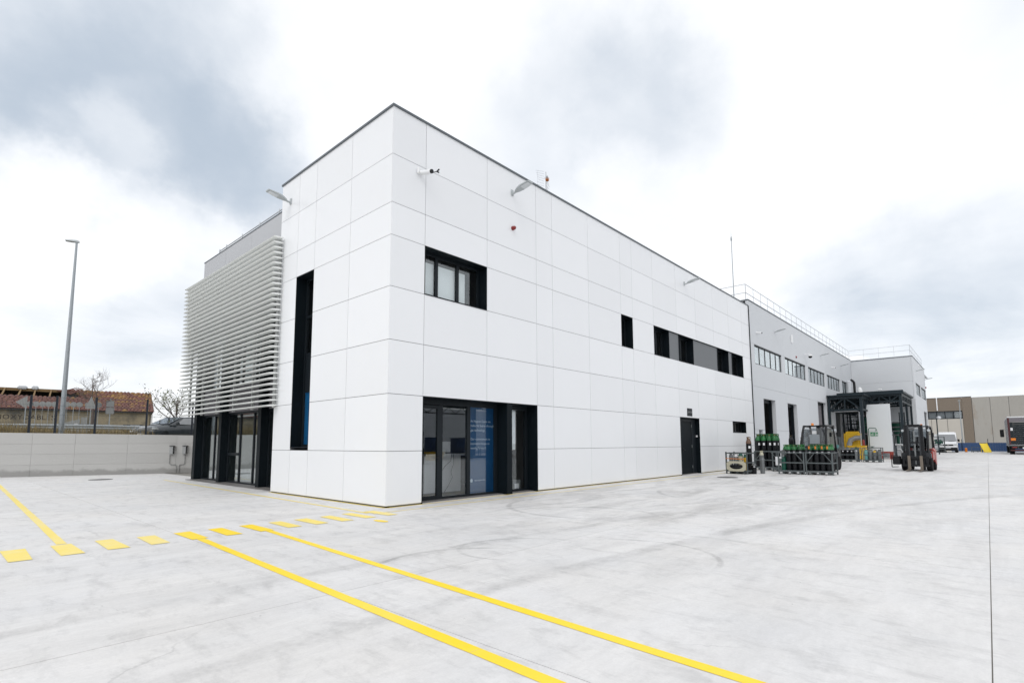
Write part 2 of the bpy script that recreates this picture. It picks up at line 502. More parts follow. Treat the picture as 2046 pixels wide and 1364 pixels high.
# ================================================================ GROUND
def concrete_mat(name, col, marks=True):
    m = bpy.data.materials.new(name)
    m.use_nodes = True
    t = m.node_tree
    L = t.links.new
    b = t.nodes['Principled BSDF']
    b.inputs['Roughness'].default_value = 0.62
    b.inputs['Specular IOR Level'].default_value = 0.35
    g = nd(t, 'ShaderNodeNewGeometry')
    pos = g.outputs['Position']
    def noise(scale, detail, rough, stretch=(1, 1, 1), rot=0.0, dist=0.0):
        mp = nd(t, 'ShaderNodeMapping')
        mp.inputs['Scale'].default_value = stretch
        mp.inputs['Rotation'].default_value = (0, 0, rot)
        L(pos, mp.inputs[0])
        n = nd(t, 'ShaderNodeTexNoise', i_Scale=scale, i_Detail=detail, i_Roughness=rough, i_Distortion=dist)
        L(mp.outputs[0], n.inputs['Vector'])
        return n.outputs[0]
    def remap(v, lo, hi, a, c):
        mr = nd(t, 'ShaderNodeMapRange')
        for k, x in (('From Min', lo), ('From Max', hi), ('To Min', a), ('To Max', c)):
            mr.inputs[k].default_value = x
        L(v, mr.inputs['Value'])
        return mr.outputs[0]
    mul = lambda a, c: math_node(t, 'MULTIPLY', a, c)
    k = remap(noise(0.35, 5, 0.6), 0.3, 0.7, 0.96, 1.04)                                  # large tonal patches
    k = mul(k, remap(noise(1.6, 8, 0.68, (0.3, 1, 1), 0.12), 0.42, 0.78, 1.0, 0.87))     # sweeping streaks along the pour
    k = mul(k, remap(noise(4.6, 10, 0.72, (1, 0.4, 1), -0.3, 0.3), 0.50, 0.70, 1.0, 0.80))
    k = mul(k, remap(noise(26.0, 6, 0.7), 0.3, 0.7, 0.955, 1.035))
    k = mul(k, remap(noise(11.0, 8, 0.75, (0.4, 1, 1), 0.2), 0.25, 0.75, 1.05, 0.92))
    k = mul(k, remap(noise(70.0, 3, 0.6), 0.2, 0.8, 0.96, 1.04))
    # worn, scuffed zone along the front of the office where vehicles turn
    sep = nd(t, 'ShaderNodeSeparateXYZ')
    L(pos, sep.inputs[0])
    px, py = sep.outputs[0], sep.outputs[1]
    if marks:
        sc = mul(remap(noise(1.1, 9, 0.72, (0.35, 1.2, 1), 0.25, 0.6), 0.46, 0.66, 0.0, 1.0), remap(py, -9.0, -4.0, 0.4, 1.0))
        sc = mul(sc, remap(px, -3.0, 3.0, 0.25, 1.0))
        k = mul(k, math_node(t, 'SUBTRACT', 1.0, mul(sc, 0.30)))
        # tyre marks: broken arcs and long swept tracks left by turning vehicles
        brk = remap(noise(0.8, 5, 0.7), 0.36, 0.58, 0.0, 1.0)
        grain = remap(noise(14, 4, 0.7), 0.3, 0.7, 0.35, 1.0)
        for ri, (cx, cy, r, w, s) in enumerate(RINGS):
            dx = math_node(t, 'SUBTRACT', px, cx)
            dy = math_node(t, 'SUBTRACT', py, cy)
            d = math_node(t, 'SQRT', math_node(t, 'ADD', mul(dx, dx), mul(dy, dy)))
            e = math_node(t, 'ABSOLUTE', math_node(t, 'SUBTRACT', d, r))
            v = remap(e, w*0.4, w, 1.0, 0.0)
            v = mul(mul(v, brk), grain)
            if r < 10:                                          # only part of each turn is left on the slab
                an_ = {0: 1.2, 1: 1.3, 2: -0.3, 3: 3.0}.get(ri, ri*2.17)
                pr = math_node(t, 'ADD', mul(dx, math.cos(an_)/r), mul(dy, math.sin(an_)/r))
                v = mul(v, remap(pr, 0.2, 0.7, 0.0, 1.0))
            k = mul(k, math_node(t, 'SUBTRACT', 1.0, mul(v, s)))
    # small dark pits and grit
    vo = nd(t, 'ShaderNodeTexVoronoi', i_Scale=3.1, i_Randomness=1.0)
    L(pos, vo.inputs['Vector'])
    pit = remap(vo.outputs['Distance'], 0.012, 0.03, 1.0, 0.0)
    k = mul(k, math_node(t, 'SUBTRACT', 1.0, mul(pit, 0.45)))
    # hairline cracks, showing only here and there
    wv = nd(t, 'ShaderNodeTexNoise', i_Scale=1.3, i_Detail=5.0, i_Roughness=0.6)
    L(pos, wv.inputs['Vector'])
    wa = nd(t, 'ShaderNodeVectorMath', operation='MULTIPLY_ADD')
    wa.inputs[1].default_value = (0.5, 0.5, 0.0)
    L(wv.outputs['Color'], wa.inputs[0]); L(pos, wa.inputs[2])
    ve = nd(t, 'ShaderNodeTexVoronoi', feature='DISTANCE_TO_EDGE', i_Scale=0.27)
    L(wa.outputs[0], ve.inputs['Vector'])
    cr = mul(remap(ve.outputs['Distance'], 0.0008, 0.0022, 1.0, 0.0), remap(noise(0.45, 4, 0.6), 0.48, 0.60, 0.0, 1.0))
    k = mul(k, math_node(t, 'SUBTRACT', 1.0, mul(cr, 0.13)))
    oi = nd(t, 'ShaderNodeObjectInfo')
    k = mul(k, remap(oi.outputs['Random'], 0, 1, 0.97, 1.02))
    hue = nd(t, 'ShaderNodeMix', data_type='RGBA')
    hue.inputs['A'].default_value = (col[0]*0.985, col[1]*1.0, col[2]*1.03, 1)
    hue.inputs['B'].default_value = (col[0]*1.03, col[1]*1.0, col[2]*0.96, 1)
    L(noise(0.5, 4, 0.6), hue.inputs['Factor'])
    sc2 = nd(t, 'ShaderNodeVectorMath', operation='SCALE')
    L(hue.outputs['Result'], sc2.inputs[0]); L(k, sc2.inputs['Scale'])
    L(sc2.outputs[0], b.inputs['Base Color'])
    bp = nd(t, 'ShaderNodeBump', i_Strength=0.12, i_Distance=0.004)
    L(noise(60, 4, 0.7), bp.inputs['Height'])
    L(bp.outputs[0], b.inputs['Normal'])
    return m

RINGS = [(-2.53, -5.41, 1.156, 0.05, 0.38), (-1.59, -5.39, 1.135, 0.045, 0.34), (-0.88, -6.26, 1.1, 0.045, 0.34), (-1.45, -4.92, 0.67, 0.04, 0.27),
         (-4.7, -44.0, 39.75, 0.14, 0.23), (-5.0, -44.0, 37.98, 0.16, 0.27), (1.6, -3.9, 1.5, 0.07, 0.38), (3.4, -3.3, 2.1, 0.08, 0.38),
         (4.6, -4.6, 1.3, 0.06, 0.38), (6.8, -3.6, 1.9, 0.08, 0.42), (8.4, -5.0, 2.6, 0.09, 0.38), (10.5, -3.4, 1.7, 0.09, 0.38),
         (12.5, -6.0, 3.2, 0.12, 0.38), (15.0, -4.6, 2.4, 0.12, 0.38)]
M['concrete'] = concrete_mat('yard_concrete', (0.688, 0.684, 0.679))
M['earth'] = mat('dry_earth', (0.24, 0.23, 0.21), 0.95, var=0.2, scale=0.6)

ground = MB().quad((-2500, -2500, -0.009), (2500, -2500, -0.009), (2500, 2500, -0.009), (-2500, 2500, -0.009)).build('ground', M['earth'])
tag(ground, 'dry bare ground under and beyond the concrete yard', kind='structure')
XJ = [-60, -44, -29, -24, -19, -14, -9, -4, 1, 6, 11, 16, 21, 26, 31, 36, 46, 56, 66, 76, 86, 96, 108]
YJ = [-60, -45, -32, -23.1, -18.6, -14.07, -9.57, -5.10, -0.60, 3.9, 8.4, 12.9, 17.4, 24.0]
yard = thing('concrete_yard', 'pale concrete yard paved in large slabs with straight joints', None)
yard['kind'] = 'structure'
for i in range(len(XJ)-1):
    for j in range(len(YJ)-1):
        x0, x1, y0, y1 = XJ[i], XJ[i+1], YJ[j], YJ[j+1]
        if x0 >= 1 and y0 >= 3:
            continue
        g = 0.0036
        MB().box(x0+g, y0+g, -0.007, x1-g, y1-g, 0.0).build('concrete_slab', M['concrete'], yard)

# ---------------------------------------------------------------- yellow paint
def paint_mat(name='yellow_road_paint', fresh=(0.94, 0.67, 0.002, 1), worn=(0.88, 0.68, 0.07, 1)):
    m = bpy.data.materials.new(name)
    m.use_nodes = True
    t = m.node_tree
    L = t.links.new
    b = t.nodes['Principled BSDF']
    b.inputs['Roughness'].default_value = 0.5
    g = nd(t, 'ShaderNodeNewGeometry')
    def mr(v, lo, hi, a, c):
        q = nd(t, 'ShaderNodeMapRange')
        for k, x in (('From Min', lo), ('From Max', hi), ('To Min', a), ('To Max', c)):
            q.inputs[k].default_value = x
        L(v, q.inputs['Value'])
        return q.outputs[0]
    n = nd(t, 'ShaderNodeTexNoise', i_Scale=3.5, i_Detail=9.0, i_Roughness=0.7)
    n2 = nd(t, 'ShaderNodeTexNoise', i_Scale=0.55, i_Detail=3.0, i_Roughness=0.5)
    n3 = nd(t, 'ShaderNodeTexNoise', i_Scale=40, i_Detail=4.0, i_Roughness=0.7)
    for q in (n, n2, n3):
        L(g.outputs['Position'], q.inputs['Vector'])
    wear = math_node(t, 'ADD', mr(n.outputs[0], 0.48, 0.75, 0.0, 0.6), mr(n2.outputs[0], 0.46, 0.66, 0.0, 0.6))
    wear = math_node(t, 'ADD', wear, mr(n3.outputs[0], 0.62, 0.78, 0.0, 0.25), clamp=True)
    c = nd(t, 'ShaderNodeMix', data_type='RGBA')
    c.inputs['A'].default_value = fresh
    c.inputs['B'].default_value = worn
    L(wear, c.inputs['Factor'])
    gr = nd(t, 'ShaderNodeTexNoise', i_Scale=7.0, i_Detail=10.0, i_Roughness=0.75)
    mpp = nd(t, 'ShaderNodeMapping')
    mpp.inputs['Scale'].default_value = (0.5, 1.6, 1)
    L(g.outputs['Position'], mpp.inputs[0]); L(mpp.outputs[0], gr.inputs['Vector'])
    c2 = nd(t, 'ShaderNodeMix', data_type='RGBA')
    L(mr(gr.outputs[0], 0.60, 0.72, 0.0, 0.55), c2.inputs['Factor'])
    L(c.outputs['Result'], c2.inputs['A'])
    c2.inputs['B'].default_value = (0.50, 0.45, 0.28, 1)
    L(c2.outputs['Result'], b.inputs['Base Color'])
    return m
M['paint'] = paint_mat()
M['fadedpaint'] = paint_mat('faded_road_paint', (0.86, 0.68, 0.13, 1), (0.82, 0.70, 0.34, 1))

def stripe(name, p0, p1, w, label, z=0.003, mt='paint'):
    """a painted stripe as a wobbling-edged sheet"""
    rnd = random.Random(int(p0[0]*97+p0[1]*31))
    p0, p1 = Vector((*p0, z)), Vector((*p1, z))
    d = p1-p0
    n = max(2, int(d.length/0.35))
    s = Vector((-d.y, d.x, 0)).normalized()*w/2
    vs, fs = [], []
    for i in range(n+1):
        p = p0 + d*i/n
        a, c = 1+rnd.uniform(-0.05, 0.05), 1+rnd.uniform(-0.05, 0.05)
        vs += [p-s*a, p+s*c]
    for i in range(n):
        fs.append((2*i, 2*i+2, 2*i+3, 2*i+1))
    o = MB().add(vs, fs).build(name, M[mt])
    return tag(o, label, kind='structure')

stripe('painted_line', (-3.88, -0.62), (-4.36, -13.5), 0.105, 'long yellow painted line, the nearer of the two running off the bottom edge')
stripe('painted_line', (-2.90, -0.62), (-3.72, -14.0), 0.10, 'long yellow painted line, the farther of the two running off the bottom edge')
stripe('painted_line', (-5.31, -0.05), (-4.90, 17.5), 0.11, 'faded yellow painted line running towards the retaining wall', mt='fadedpaint')
stripe('painted_line', (-0.70, -0.62), (24.0, -0.70), 0.055, 'thin yellow line running along the front of the white office', mt='fadedpaint')
stripe('painted_line', (-0.72, -0.45), (-0.42, 14.2), 0.075, 'thin yellow line running along the louvred side of the office', mt='fadedpaint')
stripe('painted_line', (-0.012, -0.022), (14.6, -0.022), 0.05, 'yellow line painted against the foot of the long front wall')
stripe('painted_line', (16.8, -0.022), (24.0, -0.022), 0.04, 'yellow line painted against the foot of the wall past the side door')
stripe('painted_line', (-0.022, 0.0), (-0.022, 5.69), 0.05, 'yellow line painted against the foot of the narrow end wall')
stripe('painted_line', (0.25, 5.8), (0.25, 13.9), 0.05, 'faint yellow line in front of the glazed bays')
cross = thing('pedestrian_crossing', 'row of short yellow blocks crossing the yard to the office corner', None, (0, 0, 0))
cross['kind'] = 'structure'
rnd = random.Random(4)
for i in range(16):
    x = -7.72 + 0.4775*i
    y0, y1 = -0.20+rnd.uniform(-0.02, 0.02), -1.06+rnd.uniform(-0.03, 0.03)
    if x < -4.5: y0 += 0.10
    j = [rnd.uniform(-0.012, 0.012) for _ in range(8)]
    MB().quad((x-0.115+j[0], y1+j[1], 0.005), (x+0.110+j[2], y1+j[3], 0.005), (x+0.115+j[4], y0+j[5], 0.005), (x-0.11+j[6], y0+j[7], 0.005)).build('crossing_block', M['paint' if -4.1 < x < -2.7 else 'fadedpaint'], cross)
bl = MB().add([(-1.16+0.16*math.cos(a)*0.5, -1.55+0.20*math.sin(a), 0.004) for a in [i*PI/6 for i in range(12)]], [tuple(range(12))]).build('paint_blob', M['paint'])
tag(bl, 'rounded yellow paint blob off the end of the crossing', kind='structure')

def manhole(x, y, r, label):
    t = thing('manhole_cover', label, 'manhole cover', (x, y, 0), group='manhole covers in the yard')
    MB().lathe([(r+0.05, 0.001), (r+0.05, 0.010), (r, 0.010)], n=28).build('ring', M['iron'], t)
    MB().lathe([(r-0.012, 0.002), (r-0.012, 0.013)], n=28).build('lid', M['iron'], t)
manhole(-2.0, 16.5, 0.34, 'round iron manhole cover near the retaining wall')
manhole(14.6, -1.92, 0.34, 'round iron manhole cover in front of the dark side door')

# ================================================================ WHITE OFFICE BUILDING
office = thing('office_building', 'white panelled two-storey office building with dark recessed windows', 'building', (0, 0, 0))
XC = [0, 0.96, 3.06, 5.14, 5.92, 7.91, 10.02, 10.87, 12.55, 14.70, 16.73, 18.85, 20.93, 22.95, 24.20]
YC = [0, 1.75, 3.55, 4.57, 5.69]
ZR = [0.035, 1.203, 2.462, 3.67, 4.88, 6.07, 6.836, 7.989, 9.14]
FRONT = lambda a, d, z: (a, d, z)
LEFT = lambda a, d, z: (d, a, z)

def tb(mb, T, a0, d0, z0, a1, d1, z1):
    p, q = T(a0, d0, z0), T(a1, d1, z1)
    return mb.box(*p, *q)

def open_front(i, j):
    if j in (0, 1) and i in (1, 2): return 1                       # entrance
    if j in (0, 1) and i == 9: return 1                            # side door
    if j == 4 and (i == 1 or i == 6 or 8 <= i <= 12): return 1      # upper windows
    return 0
def open_left(i, j):
    return 1 if i == 2 and 1 <= j <= 4 else 0

G = 0.0055
back = MB()
for T, cols, op, start in ((FRONT, XC, open_front, 0.0), (LEFT, YC, open_left, 0.017)):
    for i in range(len(cols)-1):
        for j in range(len(ZR)-1):
            if op(i, j):
                continue
            a0, a1, z0, z1 = cols[i], cols[i+1], ZR[j], ZR[j+1]
            m = MB()
            pa0 = a0 + (G if i else start)
            if T is FRONT and j == 1 and i == 12:                  # panel cut round the low strip window
                tb(m, T, pa0, 0, z0+G, a1-G, 0.012, 1.875)
                tb(back, T, a0, 0.03, z0, a1, 0.11, 1.875)
            else:
                tb(m, T, pa0, 0, z0+(G if j else 0), a1-G, 0.012, z1-(G if j < 7 else 0))
                tb(back, T, max(a0, 0.03), 0.03, z0-(0.03 if j == 0 else 0), a1, 0.11, z1)
            m.build('cladding_panel', M['white'], office)
back.build('backing_wall', M['joint'], office)
cap = MB().box(-0.03, -0.03, 9.14, 24.22, 0.26, 9.19)
cap.box(-0.03, 0.26, 9.14, 0.26, 5.72, 9.19)
cap.build('parapet_cap', M['cap'], office)
MB().box(24.205, -0.035, 0.0, 24.265, 0.10, 9.16).build('corner_trim', M['anthracite'], office, label='dark vertical trim where the office meets the grey hall')
sh = MB().box(0.3, 0.3, 8.66, 24.15, 5.44, 8.78).box(0.73, 5.57, 8.66, 24.15, 13.8, 8.78)                    # roof
sh.box(0.7, 13.7, 0.0, 24.15, 13.85, 8.66)                          # rear wall
sh.box(0.13, 5.57, 0.0, 0.68, 5.685, 9.14)                          # return of the end block
sh.box(0.13, 5.45, 6.1, 24.1, 5.56, 9.14)
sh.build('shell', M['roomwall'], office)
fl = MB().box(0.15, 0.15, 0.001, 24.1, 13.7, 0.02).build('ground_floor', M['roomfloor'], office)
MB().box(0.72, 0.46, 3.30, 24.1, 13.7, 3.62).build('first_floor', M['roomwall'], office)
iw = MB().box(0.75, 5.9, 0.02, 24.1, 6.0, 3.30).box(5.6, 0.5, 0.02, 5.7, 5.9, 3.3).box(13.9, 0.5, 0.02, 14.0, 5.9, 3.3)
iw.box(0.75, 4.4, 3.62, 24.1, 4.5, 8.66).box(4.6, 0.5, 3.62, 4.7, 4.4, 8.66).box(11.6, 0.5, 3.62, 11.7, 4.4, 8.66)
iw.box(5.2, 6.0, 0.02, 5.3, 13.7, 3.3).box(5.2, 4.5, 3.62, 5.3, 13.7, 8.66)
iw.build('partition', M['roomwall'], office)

def window(T, a0, a1, z0, z1, dep, mull=(), trans=(), parent=office, glassm='glass', blinds=(), fw_=0.055, name='window', label=None, sill=True):
    """recessed window: frame with a lined reveal, one pane per light"""
    f = MB()
    tb(f, T, a0+0.02, dep, z0+0.02, a0+0.02+fw_, dep+0.07, z1-0.02)
    tb(f, T, a1-0.02-fw_, dep, z0+0.02, a1-0.02, dep+0.07, z1-0.02)
    tb(f, T, a0+0.02+fw_, dep, z0+0.02, a1-0.02-fw_, dep+0.07, z0+0.02+fw_)
    tb(f, T, a0+0.02+fw_, dep, z1-0.02-fw_, a1-0.02-fw_, dep+0.07, z1-0.02)
    xs = [a0+0.02+fw_] + [x for m_ in mull for x in (m_-fw_*0.8, m_+fw_*0.8)] + [a1-0.02-fw_]
    for m_ in mull:
        tb(f, T, m_-fw_*0.8, dep+0.004, z0+0.02+fw_, m_+fw_*0.8, dep+0.066, z1-0.02-fw_)
    w = f.build(name, M['frame'], parent, label=label)
    r = MB()
    tb(r, T, a0, 0.002, z0, a0+0.02, dep+0.12, z1)
    tb(r, T, a1-0.02, 0.002, z0, a1, dep+0.12, z1)
    tb(r, T, a0+0.02, 0.002, z1-0.02, a1-0.02, dep+0.12, z1)
    if sill:
        tb(r, T, a0+0.02, -0.012, z0-0.004, a1-0.02, dep+0.12, z0+0.02)
    r.build('reveal', M['anthracite'], w)
    for k in range(0, len(xs), 2):
        zs = [z0+0.02+fw_] + [z for t_ in trans for z in (t_-fw_*0.6, t_+fw_*0.6)] + [z1-0.02-fw_]
        for t_ in trans:
            q = MB()
            tb(q, T, xs[k], dep+0.006, t_-fw_*0.6, xs[k+1], dep+0.06, t_+fw_*0.6)
            q.build('transom', M['frame'], w)
        for h in range(0, len(zs), 2):
            q = MB()
            tb(q, T, xs[k], dep+0.030, zs[h], xs[k+1], dep+0.040, zs[h+1])
            q.build('pane', M[glassm], w)
    for (b0, b1, zb0, zb1) in blinds:
        q = MB()
        tb(q, T, b0, dep+0.10, zb0, b1, dep+0.106, zb1)
        q.build('roller_blind', M['blind'], w)
    return w

# upper windows on the long front
window(FRONT, 0.96, 3.06, 4.88, 6.07, 0.30, (1.58, 2.28), blinds=((1.0, 1.56, 4.93, 5.84), (1.60, 2.26, 4.93, 5.84), (2.30, 2.62, 4.93, 5.84)))
window(FRONT, 10.02, 10.87, 4.88, 6.07, 0.30, blinds=())
window(FRONT, 12.55, 13.93, 4.88, 6.07, 0.30, (13.33,), blinds=((12.62, 13.3, 4.95, 5.8),))
window(FRONT, 14.89, 16.39, 4.88, 6.07, 0.30, (15.70,), blinds=((15.0, 15.65, 5.6, 5.9),))
window(FRONT, 19.29, 20.78, 4.88, 6.07, 0.30, (20.05,), blinds=((19.4, 20.0, 4.95, 5.8),))
window(FRONT, 21.29, 22.95, 4.88, 6.07, 0.30, (22.1,), blinds=((21.4, 22.05, 4.95, 5.9),))
for a, b_ in ((13.93, 14.89), (16.39, 19.29), (20.78, 21.29)):
    MB().box(a+0.003, 0.03, 4.885, b_-0.003, 0.10, 6.04).build('grey_panel', M['greypanel'], office)
MB().box(12.55, -0.012, 6.045, 22.95, 0.10, 6.066).build('window_head', M['anthracite'], office)
window(FRONT, 20.93, 22.95, 1.88, 2.458, 0.25, (21.95,), label='low dark strip window near the far end')
# tall slot window on the end wall
w = window(LEFT, 3.55, 4.57, 1.27, 6.07, 0.30, (), (4.95,), label='tall dark slot window on the narrow end wall')
m = MB(); tb(m, LEFT, 3.63, 0.325, 2.85, 4.49, 0.365, 3.86); m.build('spandrel', M['frame'], w)
m = MB(); tb(m, LEFT, 3.63, 0.318, 2.80, 4.49, 0.362, 2.85); tb(m, LEFT, 3.63, 0.318, 3.86, 4.49, 0.362, 3.91); m.build('transom', M['frame'], w)
m = MB(); tb(m, LEFT, 3.63, 0.348, 1.36, 4.49, 0.352, 2.80); m.build('window_film', M['slotfilm'], w, label='blue film on the lower pane')

# main entrance
ENT = 0.37
e = MB()
for a in (0.98, 1.77, 2.71, 3.73, 4.09):
    e.box(a, ENT, 0.0, a+(0.06 if a in (0.98, 4.09) else 0.11), ENT+0.09, 2.40)
e.box(5.03, ENT, 0, 5.12, ENT+0.09, 2.40)
e.box(0.98, ENT-0.003, 2.32, 5.12, ENT+0.085, 2.44)
e.box(1.88, ENT+0.004, 0.0, 3.73, ENT+0.084, 0.07).box(4.15, ENT+0.004, 0.0, 5.03, ENT+0.084, 0.07)
ent = e.build('entrance_glazing', M['frame'], office)
r = MB().box(0.965, 0.002, 0, 0.985, 0.50, 2.455).box(5.115, -0.004, 0, 5.138, 0.50, 2.455).box(0.985, 0.002, 2.44, 5.115, 0.50, 2.458)
r.build('reveal', M['anthracite'], ent)
MB().box(3.835, -0.006, 0.012, 4.035, 0.365, 2.44).build('pillar', M['anthracite'], ent)
# glazed door leaf with its own frame, handle and pane
dl = MB().box(1.045, ENT-0.01, 0.012, 1.105, ENT+0.05, 2.30).box(1.70, ENT-0.01, 0.012, 1.765, ENT+0.05, 2.30)
dl.box(1.105, ENT-0.008, 0.012, 1.70, ENT+0.048, 0.11).box(1.105, ENT-0.008, 2.22, 1.70, ENT+0.048, 2.30)
dleaf = dl.build('door', M['frame'], office, label='glazed entrance door with dark frame')
MB().box(1.105, ENT+0.015, 0.11, 1.70, ENT+0.025, 2.22).build('pane', M['glassdark'], dleaf)
MB().tube([(1.733, ENT-0.01, 1.02), (1.733, ENT-0.06, 1.02), (1.64, ENT-0.06, 1.02)], 0.011, 8).box(1.715, ENT-0.016, 0.94, 1.75, ENT-0.011, 1.10).build('handle', M['black'], dleaf)
for a, b_ in ((1.88, 2.71), (2.82, 3.73), (4.15, 5.03)):
    MB().box(a, ENT+0.03, 0.07, b_, ENT+0.04, 2.32).build('pane', M['glassdark'], ent)
MB().box(2.825, ENT+0.046, 0.075, 3.725, ENT+0.052, 2.315).build('blue_film', M['bluefilm'], ent, label='blue printed film behind the glass with white lettering')
lines = ['At Nippon Gases we', 'make life better through', 'gas technology.', '', 'Our commitment to', 'innovation keeps us', 'moving forward.']
for k, s_ in enumerate(lines):
    if s_:
        text_mesh('lettering', s_, M['paleprint'], ent, (2.87, ENT+0.0445, 1.925-0.118*k), 0.088, (1, 0, 0), extrude=0.0005)
text_mesh('lettering', 'nippongases.com', M['paleprint'], ent, (3.02, ENT+0.0445, 0.385), 0.058, (1, 0, 0), extrude=0.0005)
MB().lathe([(0.045, 0), (0.045, 0.003)], (2.91, ENT+0.043, 0.40), 18, 'Y').build('logo', M['paleprint'], ent)
MB().box(4.2, ENT+0.12, 1.18, 4.72, ENT+0.126, 2.31).build('roller_blind', M['blind'], ent)

# reception furniture seen through the glass
desk = thing('reception_desk', 'white reception counter behind the entrance glass', 'desk', (2.92, 1.5, 0.02))
MB().box(-0.75, -0.05, 0.03, 0.55, 0.0, 1.02).build('front_panel', M['whiteplastic'], desk)
MB().box(-0.75, -0.12, 1.02, 1.1, 0.55, 1.06).build('counter_top', M['whiteplastic'], desk)
MB().box(0.5, 0.0, 0.03, 0.55, 0.5, 1.02).box(-0.75, 0.0, 0.03, -0.70, 0.5, 1.02).build('side_panel', M['whiteplastic'], desk)
cab = MB()
for q in ([(2.35, 1.30, 1.08), (2.30, 1.28, 0.9), (2.1, 1.3, 0.75), (1.95, 1.32, 0.55)], [(2.42, 1.30, 1.08), (2.40, 1.28, 0.8), (2.33, 1.30, 0.6), (2.37, 1.29, 0.45), (2.25, 1.3, 0.25), (2.1, 1.32, 0.05)]):
    cab.tube([(x+0.65, y, z) for x, y, z in q], 0.006, 5)
tag(cab.build('loose_cable', M['black']), 'thin black cables hanging down the front of the white counter', 'cable')
mon = thing('desk_monitor', 'white box-shaped screen standing on the reception counter', 'monitor', (3.0, 1.6, 1.08))
MB().rbox(-0.25, -0.02, 0.05, 0.2, 0.02, 0.34, 0.008).build('screen', M['whiteplastic'], mon)
MB().box(-0.06, 0.0, 0.0, 0.02, 0.03, 0.06).build('stand', M['whiteplastic'], mon)
bx = thing('floor_box', 'small grey equipment box on the floor behind the narrow pane', 'box', (4.78, 0.62, 0.02))
MB().rbox(-0.17, -0.12, 0, 0.17, 0.14, 0.30, 0.01).build('case', M['cylgrey'], bx)
MB().box(-0.09, -0.123, 0.06, 0.09, -0.119, 0.20).build('face_plate', M['paper'], bx)

# side door
sdm = MB().box(14.70, 0.002, 0, 14.72, 0.42, 2.455).box(16.71, 0.002, 0, 16.73, 0.42, 2.455).box(14.72, 0.002, 2.435, 16.71, 0.42, 2.458)
sdoor = MB().rbox(15.22, 0.20, 0.012, 16.25, 0.25, 2.30, 0.006, 1).build('door', M['anthracite'], office, label='dark metal side door standing in a deep recess')
sdm.build('reveal', M['anthracite'], sdoor)
MB().box(14.72, 0.19, 0, 15.21, 0.26, 2.435).box(16.26, 0.19, 0, 16.71, 0.26, 2.435).box(15.21, 0.19, 2.31, 16.26, 0.26, 2.435).build('door_frame', M['frame'], sdoor)
for z in (0.25, 1.15, 2.05):
    MB().tube([(16.255, 0.185, z), (16.255, 0.185, z+0.12)], 0.014, 8).build('hinge', M['cylgrey'], sdoor)
MB().box(15.30, 0.185, 0.96, 15.36, 0.20, 1.16).tube([(15.33, 0.185, 1.06), (15.33, 0.14, 1.06), (15.45, 0.14, 1.06)], 0.012, 8).build('handle', M['black'], sdoor)
MB().box(16.702, 0.10, 1.62, 16.708, 0.18, 1.70).build('sticker', M['paper'], sdoor)
sg = thing('door_sign', 'small dark grey sign plate above the side door', 'sign', (15.70, -0.012, 2.70))
MB().rbox(-0.26, 0.0, -0.17, 0.26, 0.01, 0.17, 0.003, 1).build('plate', M['frame'], sg)
text_mesh('lettering', 'ALMACÉN', M['signback'], sg, (0, -0.001, -0.03), 0.10, (1, 0, 0), align='CENTER', extrude=0.001)

# glazed bays behind the louvre screen
GX = 0.62
bays = [(5.72, 7.45), (7.70, 10.85), (11.10, 13.50)]
for k, (a, b_) in enumerate(((7.45, 7.70), (10.85, 11.10), (13.50, 13.80))):
    MB().box(0.375, a, 0.01, 0.66, b_, 6.12).build('fin', M['anthracite'], office, label=None)
mull = {0: (6.6,), 1: (8.6, 9.75), 2: (12.2,)}
for k, (a, b_) in enumerate(bays):
    for z0, z1 in ((0.0, 2.50), (3.45, 6.05)):
        f = MB()
        edges = [a] + list(mull[k]) + [b_]
        for q in edges:
            f.box(GX, max(a, q-0.035), z0, GX+0.07, min(b_, q+0.035), z1)
        f.box(GX+0.003, a, z0, GX+0.067, b_, z0+0.07).box(GX+0.003, a, z1-0.07, GX+0.067, b_, z1)
        w = f.build('bay_window', M['frame'], office)
        for q in range(len(edges)-1):
            MB().box(GX+0.03, edges[q]+0.035, z0+0.07, GX+0.04, edges[q+1]-0.035, z1-0.07).build('pane', M['solar'], w)
    MB().box(GX-0.012, a+0.002, 2.505, GX+0.05, b_-0.002, 3.445).build('spandrel', M['soffit'], office)
# opening light with a low rail in the middle bay
MB().box(GX-0.02, 9.79, 0.98, GX+0.05, 10.81, 1.07).build('transom', M['frame'], office)
MB().box(GX+0.25, 7.8, 3.7, GX+0.256, 10.6, 5.2).build('roller_blind', M['blind'], office)
# grey upper wall above the bays
gw = [(5.70, 9.1), (9.1, 11.5), (11.5, 13.86)]
for a, b_ in gw:
    MB().box(0.45, a+0.004, 6.12, 0.60, b_-0.004, 8.80).build('grey_wall_panel', M['hallgrey'], office)
MB().box(0.437, 5.70, 8.80, 0.75, 13.89, 8.835).build('parapet_cap', M['cap'], office)
MB().box(0.62, 5.70, 6.10, 0.72, 13.84, 8.78).build('backing_wall', M['joint'], office)
# roof rail
RX = 0.86
ro = MB().tube([(RX, 5.8, 9.34), (RX, 13.5, 9.34)], 0.02, 6).build('roof_rail', M['rail'], office)
for y in (6.3, 7.9, 9.5, 11.1, 12.7, 13.45):
    MB().tube([(RX, y, 8.78), (RX, y, 9.42)], 0.022, 6).build('post', M['rail'], ro)

